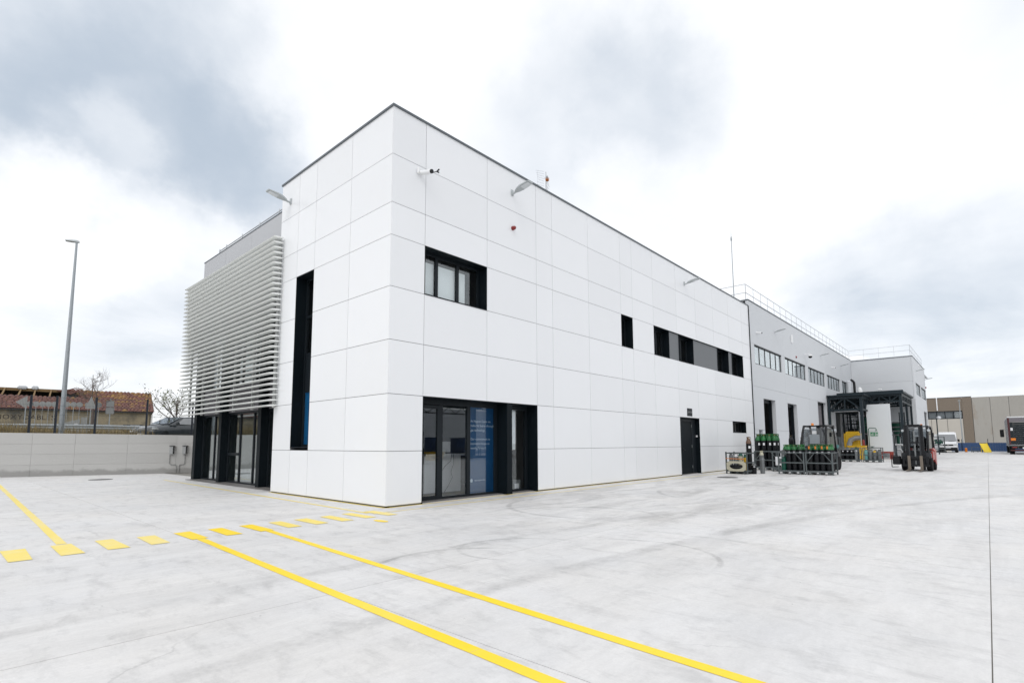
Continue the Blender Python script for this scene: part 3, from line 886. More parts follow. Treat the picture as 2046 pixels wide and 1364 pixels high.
# louvre screen: thirty-three elliptical blades on vertical carriers
scr = MB()
LY0, LY1 = 5.40, 13.42
CARR = [5.62, 7.12, 8.62, 10.12, 11.62, 13.0]
for y in CARR:
    scr.box(-0.075, y-0.03, 2.42, -0.015, y+0.03, 7.46)
for y in CARR[1:]:
    for z in (2.9, 5.0, 6.9):
        scr.box(-0.015, y-0.025, z-0.03, 0.45 if z > 6.2 else 0.60, y+0.025, z+0.03)
screen = scr.build('louvre_screen', M['bracket'], office, label='white horizontal louvre screen in front of the glazed bays')
NS = 33
ring = []
for k in range(14):
    t = 2*PI*k/14
    ring.append((-0.185+0.15*math.cos(t)+0.012*math.sin(t), 0.025*math.sin(t)+0.008*math.cos(t)))
me = MB().loft([[(x, LY0, z) for x, z in ring], [(x, LY1, z) for x, z in ring]]).mesh('slat', 40)
me.materials.append(M['slat'])
for k in range(NS):
    o = bpy.data.objects.new('slat', me)
    C.objects.link(o)
    o.parent = screen
    o.location = (0, 0, 2.47 + (7.43-2.47)*k/(NS-1))

# ---------------------------------------------------------------- fittings on the walls
def luminaire(p, out, label, dark=False):
    """flat LED street head on a short wall spigot; out = outward direction"""
    rz = math.atan2(out[1], out[0])
    t = thing('wall_luminaire', label, 'light', p, rz, 'flood lights on the yard walls')
    MB().rbox(0.0, -0.05, -0.09, 0.025, 0.05, 0.09, 0.006, 1).build('wall_plate', M['lumgrey'], t)
    MB().tube([(0.02, 0, -0.03), (0.10, 0, -0.03), (0.18, 0, 0.0)], 0.03, 8).build('spigot', M['lumgrey'], t)
    def sec(x, w, z, h):
        return [(x, -w, z), (x, -w*0.85, z+h*0.7), (x, 0, z+h), (x, w*0.85, z+h*0.7), (x, w, z), (x, w*0.9, z-0.012), (x, -w*0.9, z-0.012)]
    MB().loft([sec(0.14, 0.045, -0.015, 0.05), sec(0.24, 0.10, 0.005, 0.07), sec(0.36, 0.13, 0.03, 0.075), sec(0.55, 0.13, 0.065, 0.05), sec(0.70, 0.11, 0.095, 0.02)]).build('head', M['lumgrey'], t, smooth=35)
    MB().prism([(0.40, -0.105, 0.022), (0.66, -0.09, 0.070), (0.66, 0.09, 0.070), (0.40, 0.105, 0.022)], (0.001, 0, -0.006)).build('lens', M['lens'], t)
    return t
luminaire((4.07, -0.001, 8.52), (0, -1), 'grey flood light on the white front wall above the red alarm')
luminaire((15.63, -0.001, 8.49), (0, -1), 'grey flood light at the far end of the white front wall')
luminaire((-0.001, 5.11, 8.48), (-1, 0), 'grey flood light on the narrow end wall above the louvres')

def bullet_cam(p, out, label, s=1.0):
    rz = math.atan2(out[1], out[0])
    t = thing('security_camera', label, 'camera', p, rz, 'security cameras on the walls')
    MB().rbox(0, -0.07*s, -0.07*s, 0.05*s, 0.07*s, 0.07*s, 0.01, 1).build('mount', M['whiteplastic'], t)
    MB().tube([(0.05*s, 0, 0), (0.10*s, 0, -0.02*s), (0.14*s, 0, -0.06*s)], 0.03*s, 8).build('arm', M['whiteplastic'], t)
    MB().tube([(0.07*s, 0.02*s, -0.03*s), (0.36*s, -0.05*s, -0.08*s)], 0.052*s, 12).build('housing', M['whiteplastic'], t, smooth=40)
    MB().tube([(0.36*s, -0.05*s, -0.08*s), (0.40*s, -0.06*s, -0.087*s)], 0.048*s, 12).build('lens', M['black'], t)
    return t
bullet_cam((0.73, -0.001, 7.83), (0.45, -1), 'white security camera near the corner of the white front wall')
mic = thing('sensor_arm', 'thin dark sensor arm beside the corner camera', 'sensor', (0.98, 0, 7.87))
MB().tube([(0.0, 0.0, 0.02), (0.05, -0.20, -0.01), (0.07, -0.30, -0.02)], 0.010, 6).build('arm', M['black'], mic)
MB().tube([(0.07, -0.30, -0.02), (0.11, -0.34, 0.04)], 0.018, 6).tube([(0.07, -0.30, -0.02), (0.08, -0.36, -0.06)], 0.018, 6).build('fork_head', M['black'], mic)
al = thing('alarm_sounder', 'small round red alarm sounder on the white front wall', 'alarm', (4.09, 0, 7.47))
MB().lathe([(0.06, 0), (0.06, -0.03)], n=16, axis='Y').build('base', M['red'], al)
MB().lathe([(0.055, -0.031), (0.055, -0.08), (0.035, -0.11), (0.001, -0.112)], n=16, axis='Y').build('dome', M['red'], al, smooth=40)

an = thing('tv_antenna', 'wire television antenna on the white office roof', 'antenna', (6.55, 0.7, 8.78))
MB().tube([(0, 0, 0), (0, 0, 1.62)], 0.02, 6).build('mast', M['rail'], an)
rods = MB()
for k in range(9):
    z = 0.85+0.085*k
    rods.tube([(-0.30, 0.10+0.10*abs(k-4)/4, z+0.1), (-0.05, 0.04, z+0.1)], 0.005, 4).tube([(0.05, 0.04, z+0.1), (0.32, 0.10+0.10*abs(k-4)/4, z+0.06)], 0.005, 4)
rods.tube([(-0.25, 0.16, 0.9), (-0.25, 0.16, 1.65)], 0.006, 4).tube([(0.27, 0.16, 0.85), (0.27, 0.16, 1.65)], 0.006, 4)
rods.build('reflector_rods', M['rail'], an)
MB().tube([(0, 0, 1.28), (-0.30, -0.3, 1.26)], 0.012, 5).build('boom', M['rail'], an)
MB().rbox(-0.17, -0.20, 1.20, -0.07, -0.10, 1.32, 0.02).build('dipole_box', M['orange'], an)
for k in range(5):
    MB().tube([(-0.08-0.05*k, -0.20-0.03*k, 1.22), (-0.20-0.02*k, -0.08-0.04*k, 1.30)], 0.006, 4).build('director', M['rail'], an)

# ================================================================ GREY HALL
HX0, HX1, HZ = 24.27, 54.69, 9.50
hall = thing('warehouse_hall', 'long light grey warehouse hall with high window bands and loading doors', 'building', (HX0, 0.05, 0))
def hb(mb, x0, y0, z0, x1, y1, z1):
    return mb.box(x0-HX0, y0-0.05, z0, x1-HX0, y1-0.05, z1)
bayX = [HX0, 30.95, 37.05, 43.1, 49.1, HX1]
rowZ = [0.02, 2.10, 4.58, 7.06, HZ]
wins = [(25.0, 30.43), (31.17, 36.55), (37.36, 42.70), (43.5, 48.7), (49.65, 54.4)]
OPEN = [(a, b_, 5.90, 7.04) for a, b_ in wins] + [(26.22, 28.57, 0, 3.98), (31.24, 33.55, 0, 3.98), (39.70, 42.70, 0, 4.575), (46.0, 48.6, 0, 4.0), (25.13, 25.78, 0, 2.09)]
def holes(mb, x0, x1, z0, z1, y0, y1, opens, bf):
    """a wall slab x0..x1, z0..z1 with rectangular openings cut out, as butting boxes"""
    xs = sorted({x0, x1} | {min(max(v, x0), x1) for o in opens for v in o[:2]})
    zs = sorted({z0, z1} | {min(max(v, z0), z1) for o in opens for v in o[2:]})
    for i in range(len(xs)-1):
        run = None
        for j in range(len(zs)-1):
            cx, cz = (xs[i]+xs[i+1])/2, (zs[j]+zs[j+1])/2
            solid = not any(o[0] < cx < o[1] and o[2] < cz < o[3] for o in opens)
            if solid:
                run = (run[0], zs[j+1]) if run else (zs[j], zs[j+1])
            if (not solid or j == len(zs)-2) and run:
                bf(mb, xs[i], y0, run[0], xs[i+1], y1, run[1])
                run = None
    return mb
for i in range(5):
    for j in range(4):
        m = holes(MB(), bayX[i]+(0.006 if i else 0), bayX[i+1]-0.006, rowZ[j]+0.005, rowZ[j+1]-0.005, 0.005, 0.15, OPEN, hb)
        if m.v:
            m.build('wall_panel', M['hall'], hall)
holes(MB(), HX0, HX1, 0.0, HZ-0.02, 0.155, 0.30, OPEN, hb).build('backing_wall', M['halldark'], hall)
m = MB(); hb(m, HX0-0.02, -0.02, HZ, HX1, 0.35, HZ+0.06); hb(m, HX0-0.02, 0.35, HZ, HX0+0.3, 20, HZ+0.06); m.build('parapet_cap', M['cap'], hall)
m = MB(); hb(m, HX0, 0.155, 9.15, HX0+0.15, 20, HZ); m.build('side_wall', M['white'], hall)
m = MB(); hb(m, HX0+0.3, 0.3, 9.0, 75, 30, 9.15); hb(m, HX0, 13.9, 0, HX0+0.2, 30, 9.0); hb(m, HX0, 30, 0, 75, 30.2, 9.15); hb(m, 74.8, 0, 0, 75, 30, 9.1); m.build('roof', M['halldark'], hall)
m = MB(); hb(m, HX0+0.3, 0.3, 0.002, 54.6, 30, 0.02); m.build('hall_floor', M['roomfloor'], hall)
m = MB(); hb(m, HX0+0.3, 6, 0.02, 54.6, 6.2, 8.9); m.build('inner_wall', M['interior'], hall)
for a, b_ in wins:
    f = MB()
    n = 5
    for k in range(n+1):
        x = a + (b_-a)*k/n
        hb(f, max(a, x-0.03), 0.07, 5.90, min(b_, x+0.03), 0.13, 7.04)
    hb(f, a, 0.06, 5.90, b_, 0.14, 5.955); hb(f, a, 0.02, 6.985, b_, 0.14, 7.04)
    w = f.build('window', M['frame'], hall)
    for k in range(n):
        x0, x1 = a+(b_-a)*k/n+0.03, a+(b_-a)*(k+1)/n-0.03
        q = MB(); hb(q, x0, 0.09, 5.955, x1, 0.10, 6.985); q.build('pane', M['solar'], w)
for k, (a, b_, zt) in enumerate(((26.22, 28.57, 3.98), (31.24, 33.55, 3.98), (39.70, 42.70, 4.575))):
    f = MB()
    hb(f, b_-0.02, 0.006, 0.0, b_, 0.22, zt); hb(f, a, 0.006, zt-0.02, b_-0.02, 0.22, zt)
    d = f.build('door_opening', M['hall'], hall)
    f = MB()
    hb(f, a, 0.305, 0, a+0.10, 0.40, zt-0.02); hb(f, b_-0.12, 0.225, 0, b_, 0.40, zt-0.02); hb(f, a+0.10, 0.305, zt-0.2, b_-0.12, 0.40, zt-0.02)
    f.build('door_frame', M['frame'], d)
    if k == 2:
        f = MB()
        for s_ in range(14):
            hb(f, a+0.10, 0.33, 0.03+s_*0.31, b_-0.3, 0.38, 0.03+s_*0.31+0.30)
        f.build('shutter', M['soffit'], d)
# wing that stands forward of the hall
WY, WX1 = -4.93, 67.2
wing_win = [(56.1, 60.75), (61.6, 67.0)]
wopen = [(a, b_, 5.88, 7.02) for a, b_ in wing_win] + [(62.8, 66.3, 0, 4.55)]
for j in range(4):
    for a, b_ in ((0.0, WY+0.12), ):
        m = MB(); hb(m, HX1, WY+0.12, rowZ[j]+0.005, HX1+0.15, 0.0, rowZ[j+1]-0.005); m.build('wing_panel', M['hall'], hall)
    for a, b_ in ((HX1+0.0, 61.1), (61.1, WX1)):
        m = holes(MB(), a+0.006, b_-0.006, rowZ[j]+0.005, rowZ[j+1]-0.005, WY, WY+0.11, wopen, hb)
        if m.v: m.build('wing_panel', M['hall'], hall)
holes(MB(), HX1+0.16, WX1, 0, HZ-0.02, WY+0.12, WY+0.2, wopen, hb).build('backing_wall', M['halldark'], hall)
m = MB(); hb(m, HX1-0.03, WY-0.03, HZ-0.12, WX1+0.02, WY+0.25, HZ-0.06); hb(m, HX1-0.03, WY+0.25, HZ-0.12, HX1+0.25, -0.02, HZ-0.06); m.build('parapet_cap', M['cap'], hall)
m = MB(); hb(m, HX1+0.2, WY+0.2, 9.1, 74.8, 0.3, 9.2); hb(m, WX1-0.15, WY+0.2, 0, WX1, 0.2, 9.3); hb(m, WX1-0.15, WY+0.01, 0, WX1, WY+0.2, 9.3); m.build('wing_shell', M['hall'], hall)
for a, b_ in wing_win:
    f = MB()
    for k in range(6):
        x = a+(b_-a)*k/5
        hb(f, max(a, x-0.03), WY+0.05, 5.88, min(b_, x+0.03), WY+0.11, 7.02)
    hb(f, a, WY+0.04, 5.88, b_, WY+0.12, 5.94); hb(f, a, WY+0.02, 6.96, b_, WY+0.12, 7.02)
    w = f.build('window', M['frame'], hall)
    for k in range(5):
        q = MB(); hb(q, a+(b_-a)*k/5+0.03, WY+0.07, 5.94, a+(b_-a)*(k+1)/5-0.03, WY+0.08, 6.96); q.build('pane', M['solar'], w)
# white roof-light domes
def dome(x, y, r, name='skylight_dome'):
    prof = [(r*math.cos(t), 9.15+r*0.42*math.sin(t)) for t in [i*PI/2/8 for i in range(8)]] + [(0.01, 9.15+r*0.42)]
    MB().lathe(prof, (x-HX0, y-0.05, 0), 20).build(name, M['whiteplastic'], hall, smooth=60)
dome(58.5, 1.4, 3.4); dome(61.0, -3.4, 1.6)
# roof guard rail: each run a part with its posts
def railrun(p0, p1, n, z0=HZ):
    p0, p1 = Vector(p0), Vector(p1)
    o = Vector((HX0, 0.05, 0))
    m = MB()
    for dz in (0.5, 1.0):
        m.tube([p0-o+Vector((0, 0, z0+dz)), p1-o+Vector((0, 0, z0+dz))], 0.018, 6)
    rr = m.build('guard_rail', M['rail'], hall)
    for k in range(n+1):
        p = p0+(p1-p0)*k/n-o
        MB().tube([p+Vector((0, 0, z0-0.3)), p+Vector((0, 0, z0+1.0))], 0.014, 6).build('post', M['rail'], rr)
railrun((24.4, 0.15, 0), (54.6, 0.15, 0), 22)
railrun((24.4, 0.15, 0), (24.4, 12.0, 0), 7)
railrun((54.8, 0.1, 0), (54.8, WY+0.15, 0), 4)
railrun((54.8, WY+0.15, 0), (67.0, WY+0.15, 0), 8)

rod = thing('lightning_rod', 'tall thin lightning rod rising from the hall roof', 'rod', (27.95, 2.0, 9.15))
MB().tube([(0, 0, 0), (0, 0, 2.6)], 0.035, 8, 0.03).tube([(0, 0, 2.6), (0, 0, 5.55)], 0.028, 8, 0.022).build('mast', M['polegrey'], rod)
MB().lathe([(0.05, 5.5), (0.055, 5.62), (0.04, 5.75)], n=8).build('head', M['polegrey'], rod)
MB().tube([(0, 0, 5.75), (0, 0, 6.2)], 0.012, 6, 0.004).build('tip', M['polegrey'], rod)

for x, lb in ((29.17, 'grey flood light on the hall wall above the nearest window band'), (41.6, 'grey flood light on the hall wall above the third window band'), (49.5, 'grey flood light on the hall wall nearest the inner corner')):
    luminaire((x, 0.053, 8.42), (0, -1), lb)
luminaire((57.5, WY-0.002, 8.29), (0, -1), 'grey flood light on the forward wing nearer its corner')
luminaire((66.6, WY-0.002, 8.24), (0, -1), 'grey flood light at the far edge of the forward wing')
bullet_cam((25.5, 0.053, 7.82), (0.4, -1), 'white security camera on the hall wall next to the office', 0.9)
bullet_cam((45.6, 0.053, 7.87), (0.4, -1), 'white security camera on the hall wall above the fourth window band', 0.9)
dc = thing('dome_camera', 'dark dome camera hanging from a bracket on the hall wall', 'camera', (36.5, 0.053, 7.85))
MB().rbox(-0.06, -0.02, -0.1, 0.06, 0.0, 0.1, 0.008, 1).tube([(0, -0.02, 0), (0, -0.42, 0.03), (0, -0.42, -0.08)], 0.03, 8).build('bracket', M['whiteplastic'], dc)
MB().lathe([(0.06, 0.02), (0.14, -0.02), (0.14, -0.10)], (0, -0.42, -0.06), 14).build('collar', M['whiteplastic'], dc, smooth=40)
MB().lathe([(0.135, 0.0), (0.12, -0.08), (0.07, -0.135), (0.005, -0.15)], (0, -0.42, -0.16), 14).build('dome', M['black'], dc, smooth=50)
pa = thing('horn_speaker', 'white vertical speaker column on the hall wall', 'speaker', (33.0, 0.053, 8.5))
MB().rbox(-0.09, -0.16, -0.28, 0.09, -0.04, 0.30, 0.03).build('cabinet', M['whiteplastic'], pa)
MB().box(-0.03, -0.04, -0.32, 0.03, 0.0, -0.1).build('bracket', M['rail'], pa)
al2 = thing('alarm_sounder', 'small round red alarm on the grey hall wall', 'alarm', (34.05, 0.053, 7.37))
MB().lathe([(0.09, 0), (0.09, -0.06), (0.05, -0.11), (0.005, -0.115)], n=14, axis='Y').build('dome', M['red'], al2, smooth=40)
MB().lathe([(0.10, 0.0), (0.10, -0.02)], n=14, axis='Y').build('base', M['red'], al2)
al3 = thing('alarm_sounder', 'small red alarm at the far edge of the forward wing', 'alarm', (66.9, WY-0.002, 7.35))
MB().lathe([(0.09, 0), (0.09, -0.06), (0.05, -0.11), (0.005, -0.115)], n=14, axis='Y').build('dome', M['red'], al3, smooth=40)
def notice(x, z, w, h, label, rows):
    t = thing('wall_notice', label, 'notice', (x, 0.05, z), group='notices on the hall wall')
    MB().box(-w/2, -0.004, -h/2, w/2, 0.0, h/2).build('sheet', M['paper'], t)
    for k in range(rows):
        zz = h/2-(k+0.7)*h/(rows+0.4)
        MB().box(-w*0.36, -0.007, zz-h*0.05, w*(0.34-0.1*(k % 2)), -0.0045, zz+h*0.05).build('text_line', M['cylgrey'], t)
notice(24.75, 2.92, 0.55, 0.34, 'white notice sheet on the hall wall beside the office, upper one', 3)
notice(24.75, 2.48, 0.36, 0.38, 'white notice sheet on the hall wall beside the office, lower one', 2)
for k, z in enumerate((2.78, 2.58, 2.38)):
    t = thing('wall_sticker', ('topmost', 'middle', 'lowest')[k]+' of three small grey printed stickers between the loading doors', 'sticker', (30.0, 0.05, z), group='stickers between the loading doors')
    MB().box(-0.36+0.05*k, -0.003, -0.04, 0.34, 0, 0.045).build('strip', M['signback'], t)
    for q in range(4):
        MB().box(-0.26+0.14*q, -0.005, -0.03, -0.18+0.14*q, -0.0035, 0.03).build('glyph', M['cylgrey'], t)
wb = thing('wall_cabinet', 'small recessed cabinet in the hall wall by the office end', 'cabinet', (25.455, 0.25, 0))
MB().box(-0.32, 0.0, 0.02, 0.32, 0.05, 2.07).build('back_panel', M['roomwall'], wb)
MB().box(-0.30, -0.05, 1.1, 0.30, -0.005, 1.9).build('switch_box', M['lumgrey'], wb)

# ================================================================ STEEL CANOPY AND PLANT
can = thing('steel_canopy', 'dark steel lattice canopy over the gas plant in the inner corner', 'canopy', (43.0, 0, 0))
CX = 43.0
def cb(mb, p0, p1, w, h=None):
    return mb.bar((p0[0]-CX, p0[1], p0[2]), (p1[0]-CX, p1[1], p1[2]), w, h)
def truss(p0, p1, zt, zb, n, flip=False):
    """lattice girder between two plan points"""
    m = MB()
    a, b_ = Vector((*p0, 0)), Vector((*p1, 0))
    cb(m, (*p0, zt), (*p1, zt), 0.16, 0.22); cb(m, (*p0, zb), (*p1, zb), 0.14, 0.14)
    for k in range(n+1):
        p = a+(b_-a)*k/n
        cb(m, (p.x, p.y, zb), (p.x, p.y, zt), 0.09)
        if k < n:
            q = a+(b_-a)*(k+1)/n
            up_ = (k % 2 == 0) != flip
            cb(m, (p.x, p.y, zb if up_ else zt), (q.x, q.y, zt if up_ else zb), 0.085)
    return m.build('truss', M['steel'], can)
truss((43.0, -0.12), (43.0, -2.36), 4.98, 3.98, 2)
truss((43.0, -2.36), (48.5, -2.36), 4.98, 3.98, 6)
truss((43.0, -0.12), (54.4, -0.12), 4.98, 3.98, 8)
for x in (46.2, 49.5, 52.6):
    truss((x, -0.12), (x, -2.36), 4.90, 4.05, 2, x > 48)
truss((46.6, -2.40), (46.6, -4.58), 5.28, 4.72, 3)
truss((46.6, -4.58), (54.3, -4.58), 5.28, 4.72, 8)
truss((50.5, -2.3), (50.5, -4.58), 5.28, 4.72, 3)
truss((54.0, -0.5), (54.0, -4.58), 5.28, 4.72, 5)
for (x, y, zt, s_) in ((43.0, -0.12, 5.0, 0.18), (43.0, -2.36, 5.0, 0.20), (48.5, -2.36, 5.0, 0.16), (46.6, -4.58, 5.3, 0.20), (50.5, -4.58, 5.3, 0.16), (54.2, -4.58, 5.3, 0.16), (48.8, -0.6, 5.0, 0.14)):
    m = MB().box(x-CX-s_/2, y-s_/2, 0.03, x-CX+s_/2, y+s_/2, zt)
    m.box(x-CX-s_*0.8, y-s_*0.8, 0, x-CX+s_*0.8, y+s_*0.8, 0.03)
    m.build('column', M['steel'], can)
MB().box(-0.25, -2.62, 5.10, 5.4, -0.02, 5.20).build('roof_sheet', M['steel'], can)
MB().box(3.4, -4.80, 5.40, 11.5, -0.10, 5.55).box(3.35, -4.80, 5.32, 3.40, -0.10, 5.62).build('roof_sheet', M['steel'], can)
MB().tube([(5.4-0.3+CX-CX, -2.5, 0.1), (5.1, -2.5, 3.6), (4.9, -2.45, 3.85), (4.5, -2.3, 3.9)], 0.035, 6).tube([(0.15, -0.4, 3.86), (0.15, -2.05, 3.86), (0.15, -2.16, 3.78), (0.15, -2.16, 0.1)], 0.04, 8).build('downpipe', M['rail'], can)

# pipework, vessels and ducts under the canopy
def pipes(name, label, runs, r, mt, sup=()):
    t = thing(name, label, 'pipework', (runs[0][0][0], runs[0][0][1], 0))
    o = Vector((runs[0][0][0], runs[0][0][1], 0))
    for run in runs:
        MB().tube([Vector(p)-o for p in run], r, 8).build('pipe', mt, t, smooth=40)
    for x, y, h in sup:
        MB().box(x-o.x-0.04, y-o.y-0.04, 0, x-o.x+0.04, y-o.y+0.04, h).build('support', M['steel'], t)
    return t
pipes('pipe_rack', 'stacked horizontal pipes under the dark canopy', [[(51.5, -0.6, z), (51.5, -4.4, z)] for z in (2.0, 2.35, 2.7, 3.1)], 0.06, M['cylgrey'], ((51.5, -0.8, 3.3), (51.5, -2.4, 3.3), (51.5, -4.2, 3.3)))
pipes('pipe_bend', 'white lagged pipe bending low beside the red feet', [[(45.5, -4.1, 1.15), (45.5, -4.55, 1.15), (45.5, -4.7, 1.0), (45.5, -4.72, 0.2)], [(45.6, -4.1, 0.8), (45.6, -4.4, 0.8), (45.6, -4.5, 0.6), (45.6, -4.5, 0.1)]], 0.08, M['duct'], ((45.5, -4.15, 1.1),))
gt = thing('green_tank', 'dark green round vessel hanging inside the canopy', 'tank', (49.6, -1.55, 2.9))
MB().lathe([(0.05, -0.75), (0.45, -0.65), (0.62, -0.4), (0.65, 0.25), (0.5, 0.6), (0.1, 0.72)], n=18).build('shell', M['cyldarkgreen'], gt, smooth=40)
MB().tube([(0, 0, -2.9), (0, 0, -0.7)], 0.10, 8).build('leg', M['steel'], gt)
yt = thing('yellow_unit', 'yellow enclosure with a grey duct elbow under the canopy', 'machine', (44.6, -1.35, 0))
MB().rbox(-0.5, -0.62, 0.1, 0.5, 0.55, 2.25, 0.16, 3).build('cabinet', M['yellow'], yt, smooth=40)
MB().tube([(-0.75, 0.12, 0.2), (-0.75, 0.12, 1.2), (-0.74, 0.0, 1.55), (-0.72, -0.35, 1.72), (-0.70, -0.75, 1.72)], 0.19, 12).build('duct_elbow', M['duct'], yt, smooth=50)
yb = thing('yellow_box', 'low yellow steel box in front of the yellow enclosure', 'box', (42.6, -1.95, 0))
MB().rbox(-0.4, -0.6, 0.02, 0.4, 0.6, 1.05, 0.02, 1).build('body', M['yellow'], yb)
MB().box(-0.42, -0.62, 1.05, 0.42, 0.62, 1.10).build('lid', M['yellow'], yb)
dk = thing('dark_cabinet', 'dark grey plant cabinet beside the yellow enclosure', 'cabinet', (46.2, -2.05, 0))
MB().rbox(-0.4, -0.35, 0.05, 0.4, 0.35, 2.1, 0.02, 1).build('body', M['soffit'], dk)
MB().box(-0.405, -0.3, 0.2, -0.4, 0.3, 2.0).build('door', M['frame'], dk)
fe = thing('fire_extinguisher', 'small red extinguisher hung on the canopy column', 'extinguisher', (42.86, -2.36, 1.1))
MB().lathe([(0.02, 0), (0.075, 0.01), (0.075, 0.40), (0.03, 0.47)], n=12).build('body', M['red'], fe, smooth=40)
MB().box(-0.03, -0.02, 0.47, 0.03, 0.02, 0.52).build('valve', M['black'], fe)

wl = thing('screen_wall', 'plain white screen wall on red steel feet under the canopy', 'wall', (45.6, -3.1, 0))
MB().rbox(-0.12, -0.83, 0.60, 0.12, 0.80, 4.47, 0.01, 1).build('wall_slab', M['white_wall'], wl)
MB().box(-0.14, -0.86, 0.48, 0.14, 0.82, 0.60).build('base_beam', M['redsteel'], wl)
for y in (-0.72, 0.0, 0.68):
    MB().box(-0.14, y-0.12, 0.0, 0.14, y+0.12, 0.48).box(-0.3, y-0.14, 0.0, 0.3, y+0.14, 0.03).build('foot', M['redsteel'], wl)
ss = thing('safety_shower', 'green emergency shower pipe in front of the white screen wall', 'shower', (45.2, -2.42, 0))
MB().tube([(0, 0, 0), (0, 0, 2.45), (0, -0.06, 2.52), (0, -0.46, 2.52), (0, -0.52, 2.45), (0, -0.52, 2.34)], 0.028, 8).build('pipe', M['cyldarkgreen'], ss, smooth=50)
MB().lathe([(0.03, 0.07), (0.11, 0.0)], (0, -0.52, 2.27), 12).build('shower_head', M['cyldarkgreen'], ss)
MB().lathe([(0.03, 0), (0.15, 0.06), (0.16, 0.08)], (0, -0.18, 0.95), 12).tube([(0, 0, 0.9), (0, -0.18, 0.95)], 0.02, 6).build('eyewash_bowl', M['cyldarkgreen'], ss)
sg = thing('safety_sign', 'green and white safety sign on the white screen wall', 'sign', (45.476, -2.75, 2.02))
MB().box(-0.006, -0.26, -0.16, 0.0, 0.26, 0.16).build('plate', M['green_sign'], sg)
for q in ((0.06, -0.10, 0.10, 0.10), (0.12, -0.10, 0.22, -0.07), (0.12, 0.0, 0.22, 0.03), (-0.10, -0.12, -0.05, 0.04), (-0.12, 0.06, -0.05, 0.11), (-0.22, -0.12, -0.16, 0.06)):
    MB().box(-0.009, q[0], q[1], -0.007, q[2], q[3]).build('pictogram_mark', M['paper'], sg)

# dark manifold of pipes, frames and vessels filling the space below the canopy
mf = thing('gas_manifold', 'dark tangle of pipes and frames filling the space under the canopy', 'pipework', (49.0, -1.4, 0))
rr = random.Random(77)
for k in range(9):
    y = 1.1-0.27*k
    MB().tube([(0.6*rr.random(), y, 0.0), (0.6*rr.random(), y+rr.uniform(-0.03, 0.03), 3.9+rr.uniform(-0.6, 0.2))], rr.choice((0.035, 0.05, 0.07)), 7).build('riser', M[rr.choice(('steel', 'black', 'steel', 'cylgrey'))], mf)
for k in range(11):
    z = 0.5+0.31*k
    x = rr.uniform(-0.2, 0.7)
    MB().tube([(x, 1.2, z), (x, rr.uniform(-0.9, -0.2), z)], rr.choice((0.03, 0.045, 0.06)), 7).build('header_pipe', M[rr.choice(('steel', 'black', 'cylgrey', 'forkgrey'))], mf)
for y, h_ in ((0.85, 2.6), (0.15, 3.1), (-0.55, 2.3)):
    MB().rbox(0.85, y-0.32, 0.1, 1.5, y+0.32, h_, 0.03, 1).build('skid_cabinet', M['forkgrey'], mf)
for y in (1.3, -1.1):
    for x in (-0.3, 1.6):
        MB().box(x-0.05, y-0.05, 0, x+0.05, y+0.05, 4.0).build('frame_leg', M['steel'], mf)
mg = thing('steel_gantry', 'dark steel frame of thin columns right of the white screen wall', 'frame', (51.5, -4.35, 0))
for y in (0.35, -0.15, 0.05):
    MB().tube([(rr.uniform(-0.8, 0.8), y, 0), (rr.uniform(-0.8, 0.8), y, 4.0)], 0.045, 6).build('upright', M['steel'], mg)
for z in (0.9, 1.7, 2.5, 3.3):
    MB().tube([(-0.8, 0.4, z), (0.9, -0.2, z)], 0.03, 6).build('rail', M['steel'], mg)
hp = thing('hopper', 'dark green funnel-shaped hopper right of the white screen wall', 'hopper', (52.6, -3.6, 0))
MB().lathe([(0.12, 1.2), (0.15, 1.9), (0.6, 2.7), (0.62, 3.1)], n=14).build('cone', M['cyldarkgreen'], hp, smooth=30)
for a in (0.5, 2.6, 4.7):
    MB().tube([(0.5*math.cos(a), 0.5*math.sin(a), 0), (0.5*math.cos(a), 0.5*math.sin(a), 2.7)], 0.04, 6).build('leg', M['steel'], hp)

# exhaust pots on the canopy roof
ex = thing('exhaust_stack', 'black bent exhaust stack rising above the canopy roof', 'exhaust', (52.3, -0.55, 5.55))
MB().tube([(0, 0, 0), (0, 0, 1.5), (0.0, 0.10, 1.65), (0.0, 0.26, 1.78)], 0.11, 10).build('pipe', M['black'], ex, smooth=50)
MB().lathe([(0.21, 0.05), (0.21, 0.5)], n=12).build('collar', M['black'], ex)
hs = thing('heat_shield', 'bright metal ducting beside the exhaust stack', 'duct', (51.6, -0.25, 5.55))
MB().lathe([(0.26, 0), (0.26, 1.6), (0.1, 1.7)], (0.4, 0.12, 0), 14).build('flue', M['rail'], hs, smooth=40)
MB().tube([(0.2, 0.45, 0.8), (0.2, 0.95, 0.8)], 0.2, 12).build('silencer', M['rail'], hs, smooth=40)
MB().lathe([(0.2, 0), (0.2, 0.75), (0.12, 0.95), (0.01, 1.0)], (0.5, -0.75, 0), 14).build('cowl', M['whiteplastic'], hs, smooth=40)
pt = thing('roof_fan', 'squat dark fan unit on the canopy roof', 'fan', (52.0, -1.75, 5.55))
MB().lathe([(0.35, 0), (0.35, 0.35), (0.22, 0.5), (0.02, 0.52)], n=14).build('housing', M['black'], pt, smooth=40)
MB().lathe([(0.40, 0.0), (0.40, 0.05)], n=14).build('base', M['steel'], pt)
vt = thing('vent_pipes', 'pair of thin vent pipes with pale caps on the canopy roof', 'vent', (52.0, -2.5, 5.55))
for y in (0.0, -0.16):
    MB().tube([(0, y, 0), (0, y, 0.62)], 0.02, 6).build('pipe', M['rail'], vt)
    MB().lathe([(0.06, 0.6), (0.08, 0.68), (0.05, 0.74)], (0, y, 0), 8).build('cap', M['whiteplastic'], vt)

